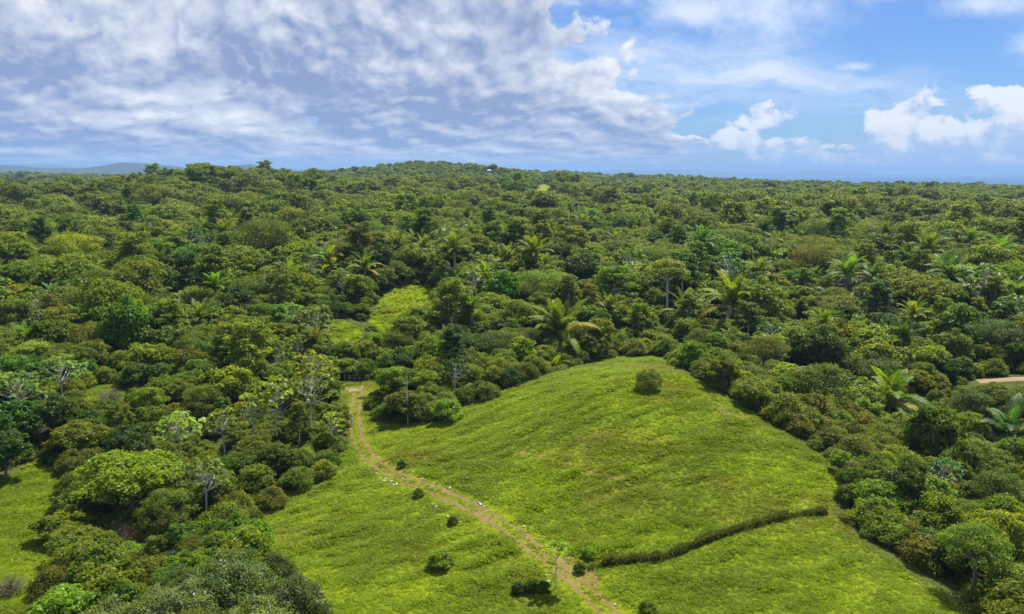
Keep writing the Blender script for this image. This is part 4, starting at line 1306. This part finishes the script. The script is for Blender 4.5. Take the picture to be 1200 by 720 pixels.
def far_woods():
    r = np.random.default_rng(91)
    P = []; pick = []; size = []; spin = []
    for (pro, t, x, y, s, rz, kind) in REST:
        P.append((x, y, float(height(x, y)))); pick.append(wood_index(pro, t)); size.append((s, s, s)); spin.append((0, 0, rz))
    farT = ['mid green', 'olive green', 'bright green', 'dark green', 'yellow-green', 'brownish green', 'pale green', 'grey-green']
    farP = np.array([0.25, 0.20, 0.15, 0.18, 0.06, 0.06, 0.06, 0.04]); farP = farP / farP.sum()
    def band(r0, r1, sp, half):
        n = int(half * (r1 * r1 - r0 * r0) / (sp * sp))
        # jittered polar lattice
        rows = int((r1 - r0) / sp)
        X = []; Y = []
        for i in range(rows):
            rad = r0 + (i + 0.5) * sp
            m = int(2 * half * rad / sp)
            a = -half + (np.arange(m) + r.uniform(0.1, 0.9, m)) / m * 2 * half
            rj = rad + r.uniform(-0.5, 0.5, m) * sp
            X.append(rj * np.sin(a)); Y.append(rj * np.cos(a))
        return np.concatenate(X), np.concatenate(Y)
    for (r0, r1, sp, lod) in ((428, 1000, 9.4, 1), (1000, 2000, 12.0, 2), (2000, 4600, 18.0, 2)):
        X, Y = band(r0, r1, sp, 0.66)
        Z = height(X, Y)
        ok = Z > -45
        for poly in (FIELD, FIELD2):
            ok &= sdist(poly, X, Y) < -3
        X, Y, Z = X[ok], Y[ok], Z[ok]
        for hx, hy in ((-40, 1415), (430, 858)):
            ok = (np.hypot(X - hx, Y - hy) > 13) & ~((np.abs(X * hy / Y - hx) < 9) & (Y < hy) & (Y > hy - 60))
            X, Y, Z = X[ok], Y[ok], Z[ok]
        u, v, dep = project(X, Y, Z + 12)
        nz = vnoise(X / 160.0, Y / 160.0, 8); nz2 = vnoise(X / 70.0, Y / 70.0, 9)
        for i in range(len(X)):
            if lod == 1:
                q = r.uniform()
                pro = ('far_round_%d' % r.integers(0, 3)) if q < 0.42 else 'far_feather_0' if q < 0.56 else ('far_umbrella_%d' % r.integers(0, 3)) if q < 0.84 else 'far_palm_0' if q < 0.84 + 0.18 * max(0, nz2[i] - 0.45) else 'far_dry_0' if q > 0.985 else 'far_round_0'
                s = r.choice((r.uniform(0.5, 0.85), r.uniform(0.8, 1.15), r.uniform(1.15, 1.7)), p=(0.4, 0.4, 0.2))
            else:
                pro = 'low_round_0' if r.uniform() < 0.6 else 'low_umbrella_0'
                s = r.uniform(0.6, 1.35) * sp / 12.0
            p = farP.copy(); p[3] *= 0.4 + 1.4 * nz[i]; p[2] *= 1.5 - nz[i]; p[1] *= 0.5 + nz2[i]
            t = farT[r.choice(len(farT), p=p / p.sum())]
            # the nearer side of the two fields stays open to the eye
            if (615 < u[i] < 670 and 215 < v[i] < 232 and Y[i] < FIELD[:, 1].max()) or (0 < u[i] < 40 and 212 < v[i] < 222 and Y[i] < FIELD2[:, 1].max()):
                s *= 0.45
            P.append((X[i], Y[i], Z[i])); pick.append(wood_index(pro, t)); size.append((s, s, s * r.uniform(0.8, 1.2) * (1.0 if lod < 3 else 0.8))); spin.append((0, 0, r.uniform(0, 6.28)))
    o = point_cloud('forest', P, pick, size, spin, WOOD)
    print('forest points', len(P))
    tag(o, 'unbroken green forest canopy reaching from the near woods to the skyline', 'forest', kind='stuff')
far_woods()

# undergrowth beneath the near trees
def undergrowth():
    r = np.random.default_rng(55)
    N = 15000
    rr = np.sqrt(r.uniform(48 ** 2, 300 ** 2, N)); aa = r.uniform(-0.72, 0.72, N)
    X = rr * np.sin(aa); Y = rr * np.cos(aa)
    D = np.full(N, -1e9)
    for poly in CLEAR: D = np.maximum(D, sdist(poly, X, Y))
    ok = (D < -1.6) & (edge_dist(PATH_S, X, Y, False) > 2.5)
    X, Y = X[ok], Y[ok]
    P = np.stack([X, Y, height(X, Y) - 0.1], 1)
    kinds = [wood_index('scrub_%d' % k, t) for k in (0, 2) for t in ('olive green', 'mid green', 'bright green')]
    pick = np.array(kinds)[r.integers(0, len(kinds), len(X))]
    s = r.uniform(0.35, 0.62, len(X))
    o = point_cloud('undergrowth', P, pick, np.stack([s * 1.2, s * 1.2, s], 1), np.stack([0 * s, 0 * s, r.uniform(0, 6.28, len(X))], 1), WOOD)
    tag(o, 'low leafy undergrowth filling the gaps beneath the near trees', 'undergrowth', kind='stuff')
undergrowth()

# ------------------------------------------------------------------ meadow grass
TUFTS = bpy.data.collections.new('grass_tufts')
def tuft(seed, n, h, spread, w):
    r = np.random.default_rng(seed); a = Acc()
    V = []; F = []; C = []
    for k in range(n):
        th = r.uniform(0, 6.28); q = math.sqrt(r.uniform()) * spread
        b = np.array([q * math.cos(th), q * math.sin(th), -0.05])
        la = r.uniform(0, 6.28); lean = r.uniform(0.5, 1.4)
        hh = h * r.uniform(0.6, 1.2)
        d = np.array([math.cos(la), math.sin(la), 0])
        sd = np.array([-d[1], d[0], 0]) * w * r.uniform(0.7, 1.3)
        m = b + d * hh * lean * 0.35 + np.array([0, 0, hh * 0.65]); t = b + d * hh * lean + np.array([0, 0, hh * 0.85])
        i = len(V)
        V += [b - sd * 0.6, b + sd * 0.6, m + sd, m - sd, t + sd * 0.1, t - sd * 0.1]
        F += [(i, i + 1, i + 2, i + 3), (i + 3, i + 2, i + 4, i + 5)]
        c = r.uniform(0.8, 1.2); C += [(c, c, c)] * 6
    a.add(V, F, np.array(C))
    return a.mesh('tuft', M_TUFT)
for k in range(4):
    o = bpy.data.objects.new('tuft_%d' % k, tuft(400 + k, (16, 20, 14, 24)[k], (0.34, 0.30, 0.42, 0.26)[k], (0.30, 0.36, 0.26, 0.40)[k], 0.045))
    TUFTS.objects.link(o)

def meadow():
    r = np.random.default_rng(66)
    P = []; S = []
    def fill(poly, dens, mult, trim):
        x0, y0 = poly.min(0); x1, y1 = poly.max(0)
        x0, x1, y0 = max(x0, -110), min(x1, 110), max(y0, 42)
        n = int((x1 - x0) * (y1 - y0) * dens)
        x = r.uniform(x0, x1, n); y = r.uniform(y0, y1, n)
        u, v, dep = project(x, y, height(x, y))
        ok = (sdist(poly, x, y) > -trim * r.uniform(0, 1, n)) & (u > -260) & (u < 1460) & (v < 900)
        pd = edge_dist(PATH_S, x, y, False)
        onp = pd < 1.75
        tracks = np.abs(pd - 0.77) < 0.30
        ok &= ~(tracks & (r.uniform(size=n) < 0.85)) & ~(onp & (r.uniform(size=n) < 0.55))
        for sc_ in SCARS:
            ok &= ~((edge_dist(sc_, x, y, False) < 0.5) & (r.uniform(size=n) < 0.6))
        x, y, pd = x[ok], y[ok], pd[ok]
        # wind-laid ridges and hollows of the sward
        c, s_ = math.cos(-0.5), math.sin(-0.5)
        a = (x * c - y * s_); b = (x * s_ + y * c)
        rid = vnoise(a / 4.2, b / 1.5, 4) * 0.6 + vnoise(x / 1.7, y / 1.3, 5) * 0.4
        pat = vnoise(x / 11.0, y / 9.0, 6)
        sz = (0.32 + 2.0 * rid ** 2.3) * (0.62 + 0.7 * pat) * mult
        sz *= np.where(pd < 2.4, 0.45, 1.0)
        keep = r.uniform(size=len(x)) < np.clip(0.7 + 0.5 * rid, 0, 1)
        P.append(np.stack([x, y, height(x, y)], 1)[keep]); S.append(sz[keep])
    fill(MAIN, 11.0, 1.0, 1.2)
    fill(LEFT, 11.0, 0.95, 1.0)
    fill(GLADE, 2.5, 1.5, 0.0); fill(GLADE2, 3.0, 1.4, 0.0); fill(ROADB, 6.0, 1.0, 0.0); fill(BANK, 6.0, 1.0, 1.0)
    Pp = np.concatenate(P); Ss = np.concatenate(S); n = len(Pp)
    print('grass tufts', n)
    o = point_cloud('meadow_grass', Pp, r.integers(0, 4, n), np.stack([Ss ** 0.5 * 1.1, Ss ** 0.5 * 1.1, Ss], 1), np.stack([r.normal(size=n) * 0.1, r.normal(size=n) * 0.1, r.uniform(0, 6.28, n)], 1), TUFTS)
    tag(o, 'sunlit yellow-green grass covering the open meadow', 'grass', kind='stuff')
meadow()

# ------------------------------------------------------------------ tall grass hedge across the meadow
def hedge():
    line = np.array([hit(a, b)[:2] for a, b in [(690, 668), (715, 663), (745, 660), (775, 656), (800, 648), (826, 637), (850, 629), (880, 620), (910, 611), (940, 606), (970, 604)]])
    seg = np.hypot(*np.diff(line, axis=0).T); s = np.concatenate([[0], np.cumsum(seg)])
    r = np.random.default_rng(9)
    a = Acc(); n = int(s[-1] * 460)
    t = r.uniform(0, s[-1], n)
    x = np.interp(t, s, line[:, 0]); y = np.interp(t, s, line[:, 1])
    wd = r.normal(size=n) * 0.26; x = x + wd * 0.35; y = y + wd
    hh = 0.86 * (0.40 + 0.60 * vnoise(t / 0.9, t * 0, 2) + 0.35 * vnoise(t / 3.1, t * 0, 3)) * r.uniform(0.7, 1.2, n) * np.where(vnoise(t / 1.6, t * 0, 7) < 0.2, 0.5, 1.0)
    z = height(x, y)
    la = r.uniform(0, 6.28, n); d = np.stack([np.cos(la), np.sin(la), 0 * la], 1); sd = np.stack([-d[:, 1], d[:, 0], 0 * la], 1) * 0.035
    b = np.stack([x, y, z - 0.05], 1); m = b + d * (hh * 0.14)[:, None] + np.array([0, 0, 1]) * (hh * 0.65)[:, None]; e = b + d * (hh * 0.42)[:, None] + np.array([0, 0, 1]) * (hh * 0.97)[:, None]
    V = np.stack([b - sd * 0.7, b + sd * 0.7, m + sd, m - sd, e + sd * 0.1, e - sd * 0.1], 1).reshape(-1, 3)
    k = np.arange(n)[:, None] * 6
    F = np.concatenate([k + np.array([0, 1, 2, 3]), k + np.array([3, 2, 4, 5])])
    c = r.uniform(0.75, 1.2, (n, 1)) * np.array([1, 1, 1.0])
    dry = r.uniform(size=n) < 0.22; c[dry] *= np.array([2.6, 2.1, 3.0])
    a.add(V, F, np.repeat(c, 6, 0))
    e_ = bpy.data.objects.new('grass_hedge', None); COL.objects.link(e_)
    o = obj('foliage', a.mesh('hedge_blades', leaf_material('hedge_blades', (0.105, 0.125, 0.018), 0.34)), e_)
    tag(e_, 'low dark hedge of tall grass curving across the hillside', 'hedge')
hedge()

# ------------------------------------------------------------------ white stones along the path
M_STONE = plain_material('white_stone', (0.52, 0.50, 0.45), 0.9, 0.25)
def stones():
    r = np.random.default_rng(31)
    def rock(seed):
        rr = np.random.default_rng(seed)
        import bmesh
        bm = bmesh.new(); bmesh.ops.create_icosphere(bm, subdivisions=2, radius=1.0)
        off = [(unit(rr.normal(size=3)), rr.uniform(0.55, 0.9)) for _ in range(7)]
        for v in bm.verts:
            p = np.array(v.co)
            for d, h in off:
                q = p @ d
                if q > h: p = p - d * (q - h) * 0.9
            v.co = Vector(p * np.array([1.0, 0.8, 0.62]))
        me = bpy.data.meshes.new('stone'); bm.to_mesh(me); bm.free(); me.materials.append(M_STONE)
        return me
    protos = [rock(500 + k) for k in range(4)]
    low = [(441, 556), (446, 562), (450, 564.5), (452, 563), (458, 568), (461, 570), (465, 570), (459, 566), (507, 592), (511, 596), (515, 605), (525, 608), (539, 613), (544, 613.5), (573, 634), (590, 643), (643, 683), (640, 676)]
    up = [(480, 553), (484, 555), (495, 562), (492, 564), (509, 567), (519, 568), (527, 574), (536, 579), (551, 589), (553, 587), (561, 592), (563, 594), (567, 594.5), (575, 601), (614, 619), (721, 711), (472, 562)]
    ordw = ['first', 'second', 'third', 'fourth', 'fifth', 'sixth', 'seventh', 'eighth', 'ninth', 'tenth', 'eleventh', 'twelfth', 'thirteenth', 'fourteenth', 'fifteenth', 'sixteenth', 'seventeenth', 'eighteenth']
    for side, pts in (('downhill', low), ('uphill', up)):
        for k, (px, py) in enumerate(sorted(pts)):
            q = hit(px, py)
            o = obj('stone', protos[k % 4], None, (q[0], q[1], q[2] + 0.10))
            s = r.uniform(0.09, 0.19) * (1.35 if k % 5 == 2 else 1.0); o.scale = (s * 1.2, s, s)
            o.rotation_euler = (r.uniform(-0.3, 0.3), r.uniform(-0.3, 0.3), r.uniform(0, 6.28))
            tag(o, '%s white stone on the %s verge, counted down the path from the walker' % (ordw[k], side), 'stone', 'white stones beside the path')
stones()

# ------------------------------------------------------------------ utility pole
def box(acc, c, s):
    c = np.asarray(c, float); s = np.asarray(s, float) / 2
    V = np.array([(x, y, z) for z in (-1, 1) for y in (-1, 1) for x in (-1, 1)]) * s + c
    acc.add(V, [(0, 2, 3, 1), (4, 5, 7, 6), (0, 1, 5, 4), (2, 6, 7, 3), (0, 4, 6, 2), (1, 3, 7, 5)])
M_CONC = plain_material('pale_concrete', (0.40, 0.38, 0.33), 0.85)
M_WOOD = plain_material('grey_wood', (0.34, 0.30, 0.24), 0.85, 0.25, 3.0)
M_PORC = plain_material('insulator', (0.30, 0.20, 0.15), 0.3)
def pole():
    q = hit(478, 497)
    e = bpy.data.objects.new('utility_pole', None); COL.objects.link(e); e.location = q
    a = Acc(); z = np.array([-0.8, 0, 2, 4, 6, 8.0, 8.6]); tube(a, np.stack([0 * z, 0 * z, z], 1), np.linspace(0.115, 0.07, 7), 10)
    tube(a, [(0, 0, 8.598), (0, 0, 8.63), (0, 0, 8.65)], [0.09, 0.05, 0.005], 10)
    obj('shaft', a.mesh('pole_shaft', M_CONC, True), e)
    c = Acc(); box(c, (-0.30, -0.14, 7.35), (1.1, 0.09, 0.10)); arm = obj('crossarm', c.mesh('crossarm', M_WOOD), e)
    for k, x in enumerate((-0.78, -0.45, 0.18)):
        i = Acc(); tube(i, [(x, -0.14, 7.402), (x, -0.14, 7.48), (x, -0.14, 7.52), (x, -0.14, 7.6), (x, -0.14, 7.64)], [0.03, 0.03, 0.07, 0.05, 0.005], 8)
        obj('insulator', i.mesh('insulator', M_PORC, True), arm)
    b = Acc(); tube(b, [(0, -0.1, 7.3), (0, -0.1, 6.9), (-0.6, -0.16, 7.28)][1:], [0.02, 0.02], 5)
    obj('brace', b.mesh('brace', M_WOOD), e)
    tag(e, 'pale slim utility pole with a short crossarm at the meadow top', 'utility pole')
pole()

# ------------------------------------------------------------------ fence beyond the path
def fence():
    a0 = hit(404, 447.5); a1 = hit(433, 447)
    e = bpy.data.objects.new('wooden_fence', None); COL.objects.link(e); e.location = a0
    n = 6
    for k in range(n):
        p = a0 + (a1 - a0) * k / (n - 1); zz = float(height(p[0], p[1])) - a0[2]
        c = Acc(); hgt = 1.5 if k % 2 == 0 else 1.35
        z = np.array([-0.3, 0.4, 1.0, hgt]); tube(c, np.stack([0 * z + p[0] - a0[0], 0 * z + p[1] - a0[1], z + zz], 1), [0.085, 0.08, 0.075, 0.07], 7)
        obj('post', c.mesh('fence_post', M_WOOD, True), e)
    for h in (0.55, 1.15):
        c = Acc(); d = a1 - a0
        tube(c, [(0, -0.10, h), (d[0] * 0.5, d[1] * 0.5 - 0.10, h + d[2] * 0.5 + 0.03), (d[0], d[1] - 0.10, h + d[2])], 0.045, 6)
        obj('rail', c.mesh('fence_rail', M_WOOD, True), e)
    tag(e, 'weathered wooden post-and-rail fence beyond the far end of the path', 'fence')
fence()

# ------------------------------------------------------------------ walker on the path
def walker():
    q = hit(412.5, 501)
    M_SKIN = plain_material('skin', (0.34, 0.20, 0.13), 0.55, 0.08)
    M_SHIRT = plain_material('white_cotton', (0.78, 0.77, 0.76), 0.85, 0.06)
    M_SHORT = plain_material('pale_trousers', (0.66, 0.66, 0.68), 0.85, 0.06)
    M_BELT = plain_material('dark_belt', (0.03, 0.03, 0.035), 0.6)
    M_HAIR = plain_material('dark_hair', (0.025, 0.02, 0.016), 0.6)
    M_SHOE = plain_material('dark_shoe', (0.05, 0.045, 0.04), 0.6)
    root = bpy.data.objects.new('person', None); COL.objects.link(root)
    root.location = q; root.rotation_euler = (0, 0, math.radians(165))
    def skin(name, pts, edges, rad, mat, rootv=0, sub=2):
        me = bpy.data.meshes.new(name); me.from_pydata(pts, edges, []); me.update()
        o = obj(name, me, root)
        md = o.modifiers.new('skin', 'SKIN'); md.use_smooth_shade = True
        for v, (a, b) in zip(me.skin_vertices[0].data, rad):
            v.radius = (a, b)
        me.skin_vertices[0].data[rootv].use_root = True
        s = o.modifiers.new('sub', 'SUBSURF'); s.levels = sub; s.render_levels = sub
        me.materials.append(mat)
        return o
    # facing +Y; left is -X
    hipL, hipR = (-0.10, 0, 0.90), (0.10, 0, 0.90)
    knL, knR = (-0.11, 0.10, 0.50), (0.11, -0.02, 0.49)
    anL, anR = (-0.11, 0.10, 0.08), (0.11, -0.20, 0.10)
    toL, toR = (-0.12, 0.27, 0.035), (0.12, -0.03, 0.035)
    shL, shR = (-0.19, 0, 1.42), (0.19, 0, 1.42)
    elL, elR = (-0.25, -0.06, 1.14), (0.25, 0.02, 1.14)
    wrL, wrR = (-0.25, 0.02, 0.90), (0.24, 0.16, 0.93)
    pts = [(0, 0, 0.95), (0, 0, 1.15), (0, 0, 1.38), (0, 0.01, 1.50), (0, 0.015, 1.56), (0, 0.02, 1.66), (0, 0.015, 1.73)]
    ed = [(0, 1), (1, 2), (2, 3), (3, 4), (4, 5), (5, 6)]
    rad = [(0.15, 0.11), (0.13, 0.10), (0.16, 0.11), (0.055, 0.055), (0.065, 0.075), (0.078, 0.098), (0.06, 0.075)]
    def chain(start, ch):
        prev = start
        for p, rr in ch:
            pts.append(p); rad.append((rr, rr)); ed.append((prev, len(pts) - 1)); prev = len(pts) - 1
        return prev
    chain(0, [(hipL, 0.085), (knL, 0.06), (anL, 0.042), (toL, 0.035)])
    chain(0, [(hipR, 0.085), (knR, 0.06), (anR, 0.042), (toR, 0.035)])
    for sh, el, wr, sg in ((shL, elL, wrL, -1), (shR, elR, wrR, 1)):
        w = chain(2, [(sh, 0.055), (el, 0.042), (wr, 0.028)])
        pm = (wr[0], wr[1] + 0.02, wr[2] - 0.07)
        pi = chain(w, [(pm, 0.032)])
        for k, (dx, ln) in enumerate(((-0.03, 0.07), (-0.01, 0.085), (0.01, 0.08), (0.03, 0.06))):
            chain(pi, [((pm[0] + dx * 0.3, pm[1] + dx + 0.01, pm[2] - ln * 0.5), 0.010), ((pm[0] + dx * 0.3 - sg * 0.012, pm[1] + dx + 0.018, pm[2] - ln), 0.008)])
        chain(w, [((wr[0] - sg * 0.01, wr[1] + 0.05, wr[2] - 0.03), 0.011), ((wr[0] - sg * 0.015, wr[1] + 0.065, wr[2] - 0.07), 0.009)])
    chain(5, [((0, 0.125, 1.645), 0.014)])          # nose
    chain(5, [((-0.088, 0.01, 1.655), 0.016)]); chain(5, [((0.088, 0.01, 1.655), 0.016)])   # ears
    skin('body', pts, ed, rad, M_SKIN)
    skin('shirt', [(0, 0, 0.97), (0, 0, 1.15), (0, 0, 1.38), (0, 0, 1.47), shL, tuple(0.6 * a + 0.4 * b for a, b in zip(elL, shL)), shR, tuple(0.6 * a + 0.4 * b for a, b in zip(elR, shR))],
         [(0, 1), (1, 2), (2, 3), (2, 4), (4, 5), (2, 6), (6, 7)], [(0.175, 0.135), (0.165, 0.13), (0.185, 0.135), (0.09, 0.085), (0.085, 0.085), (0.07, 0.07), (0.085, 0.085), (0.07, 0.07)], M_SHIRT)
    skin('trousers', [(0, 0, 0.93), hipL, knL, (-0.11, 0.10, 0.14), hipR, knR, (0.11, -0.17, 0.16)], [(0, 1), (1, 2), (2, 3), (0, 4), (4, 5), (5, 6)],
         [(0.165, 0.13), (0.11, 0.12), (0.085, 0.085), (0.07, 0.07), (0.11, 0.12), (0.085, 0.085), (0.07, 0.07)], M_SHORT)
    b = Acc(); tube(b, [(0, 0, 0.93), (0, 0, 1.0)], 0.185, 16); o = obj('belt', b.mesh('belt', M_BELT, True), root); o.scale = (1, 0.78, 1)
    skin('hair', [(0, -0.02, 1.70), (0, -0.01, 1.75), (0, -0.05, 1.66)], [(0, 1), (0, 2)], [(0.088, 0.098), (0.06, 0.075), (0.075, 0.07)], M_HAIR)
    for a, t in ((anL, toL), (anR, toR)):
        skin('shoe', [(a[0], a[1] - 0.03, max(0.05, a[2] - 0.03)), t], [(0, 1)], [(0.052, 0.052), (0.042, 0.036)], M_SHOE)
    M_EYE = plain_material('eye', (0.02, 0.02, 0.02), 0.3)
    for sx in (-1, 1):
        ev = Acc(); tube(ev, [(sx * 0.033, 0.098, 1.668), (sx * 0.033, 0.112, 1.668), (sx * 0.033, 0.116, 1.668)], [0.012, 0.010, 0.002], 8); obj('eye', ev.mesh('eye', M_EYE, True), root)
    mv = Acc(); tube(mv, [(-0.024, 0.108, 1.605), (0, 0.114, 1.603), (0.024, 0.108, 1.605)], [0.003, 0.007, 0.003], 6); obj('mouth', mv.mesh('mouth', plain_material('lips', (0.25, 0.10, 0.08), 0.5), True), root)
    tag(root, 'person in a white shirt and pale trousers walking on the dirt path', 'person')
walker()

# ------------------------------------------------------------------ far houses
M_WALL = plain_material('white_plaster', (0.55, 0.53, 0.50), 0.9)
M_ROOF = plain_material('pale_metal_roof', (0.36, 0.34, 0.32), 0.7)
M_DARK = plain_material('window_glass', (0.03, 0.04, 0.05), 0.15)
def house(x, y, w, label, rz=0.3):
    e = bpy.data.objects.new('farmhouse', None); COL.objects.link(e); e.location = (x, y, float(height(x, y)) + 0.9); e.rotation_euler = (0, 0, rz)
    a = Acc(); box(a, (0, 0, 0.2), (w, 7, 6.0)); obj('wall', a.mesh('house_wall', M_WALL), e)
    r = Acc(); hw = w / 2 + 0.6
    V = [(-hw, -4.2, 3.1), (hw, -4.2, 3.1), (hw, 4.2, 3.1), (-hw, 4.2, 3.1), (-hw, 0, 4.6), (hw, 0, 4.6)]
    r.add(V, [(0, 1, 5, 4), (2, 3, 4, 5), (0, 4, 3, 3), (1, 2, 5, 5), (0, 3, 2, 1)][:2]); 
    r.add([(-hw, -4.2, 3.1), (hw, -4.2, 3.1), (hw, 4.2, 3.1), (-hw, 4.2, 3.1)], [(0, 3, 2, 1)])
    obj('roof', r.mesh('house_roof', M_ROOF), e)
    for x in (-w * 0.3, 0, w * 0.3):
        c = Acc(); box(c, (x, -3.52, 1.6), (1.4, 0.08, 1.5)); obj('window', c.mesh('house_window', M_DARK), e)
    tag(e, label, 'house', 'white houses far off in the forest')
house(-40, 1415, 5.5, 'white house among trees on the skyline hill')
house(430, 858, 6, 'small white-roofed house in the seaward forest', 0.6)

# ------------------------------------------------------------------ labels that single out each tree, shrub and palm
LAND = [('utility pole', 478, 465), ('large crest palm', 655, 385), ('white-trunked umbrella tree', 782, 340), ('leaning palm', 848, 352), ('bushy lone hilltop bush', 762, 452),
        ('walker on the path', 408, 495), ('earth bank', 124, 464), ('small side meadow', 25, 600), ('grassy glade', 468, 362), ('small round glade', 400, 392),
        ('pale palm beyond the glades', 340, 318), ('bright young palm in the shrubs', 1042, 462), ('dirt road on the shrub slope', 1180, 446), ('tall silvery palm', 992, 315),
        ('broad silvery palm', 1115, 315), ('end of the grass hedge', 968, 604), ('yellow tree past the bank', 172, 420), ('white-trunked trees by the path', 335, 470),
        ('grey-green twiggy trees', 270, 670), ('fern-leaved spreading tree', 1140, 475), ('largest dark tree past the shrubs', 1078, 390), ('far pale field', 642, 222), ('dark wooded knoll', 255, 215)]
ORD = ['first', 'second', 'third', 'fourth', 'fifth', 'sixth', 'seventh', 'eighth', 'ninth', 'tenth', 'eleventh', 'twelfth', 'thirteenth', 'fourteenth', 'fifteenth', 'sixteenth', 'seventeenth', 'eighteenth', 'nineteenth', 'twentieth']
GROUPS = {'round': 'leafy trees of the near woods', 'umbrella': 'flat-topped trees of the near woods', 'candelabra': 'open-crowned pale-limbed trees', 'scrub': 'shrubs around the meadow',
          'greycanopy': 'grey-green twiggy trees', 'dry': 'leafless brush', 'palm': 'palms standing in the woods', 'feather': 'tall loose trees of the near woods'}
def label_all():
    buckets = {}
    for d in PLACED:
        d['o']['group'] = GROUPS[d['kind']]
        if d['label']:
            d['o']['label'] = d['label']; continue
        u, v, dep = project(d['x'], d['y'], d['z'] + d['H'] * 0.7)
        best = min(LAND, key=lambda l: (l[1] - u) ** 2 + ((l[2] - v) * 1.8) ** 2)
        dx, dy = u - best[1], (v - best[2]) * 1.8
        rel = ('right of' if dx > 0 else 'left of') if abs(dx) > abs(dy) else ('behind' if dy < 0 else 'in front of')
        buckets.setdefault((d['tint'], d['word'], rel, best[0]), []).append((math.hypot(dx, dy), d))
    for (tint, word, rel, lm), v in buckets.items():
        v.sort(key=lambda t: t[0])
        for k, (_, d) in enumerate(v):
            tw = '' if d['kind'] == 'dry' else tint + ' '
            if d['kind'] == 'dry': tw = 'grey '
            lead = (ORD[k] + ' ') if len(v) > 1 else ''
            d['o']['label'] = '%s%s%s %s the %s' % (lead, tw, word, rel, lm)
    # dry brush ignores tint: number what still coincides
    seen = {}
    for d in PLACED:
        seen.setdefault(d['o']['label'], []).append(d)
    for l, v in seen.items():
        if len(v) > 1:
            for k, d in enumerate(v):
                d['o']['label'] = ORD[k] + ' ' + l
label_all()

# ------------------------------------------------------------------ haze
def haze():
    m = bpy.data.materials.new('air'); m.use_nodes = True
    g = NT(m.node_tree)
    p = g.n('ShaderNodeVolumePrincipled')
    p.inputs['Color'].default_value = RGB(0.36, 0.60, 0.97)
    p.inputs['Density'].default_value = 0.00007
    p.inputs['Anisotropy'].default_value = 0.0
    o = g.n('ShaderNodeOutputMaterial'); g.t.links.new(p.outputs[0], o.inputs['Volume'])
    x0, x1, y0, y1, z0, z1 = -32000, 62000, -400, 40000, -170, 330
    V = [(x, y, z) for z in (z0, z1) for y in (y0, y1) for x in (x0, x1)]
    F = [(0, 2, 3, 1), (4, 5, 7, 6), (0, 1, 5, 4), (2, 6, 7, 3), (0, 4, 6, 2), (1, 3, 7, 5)]
    tag(obj('haze', mesh_np('haze', V, F, m)), kind='stuff')
haze()
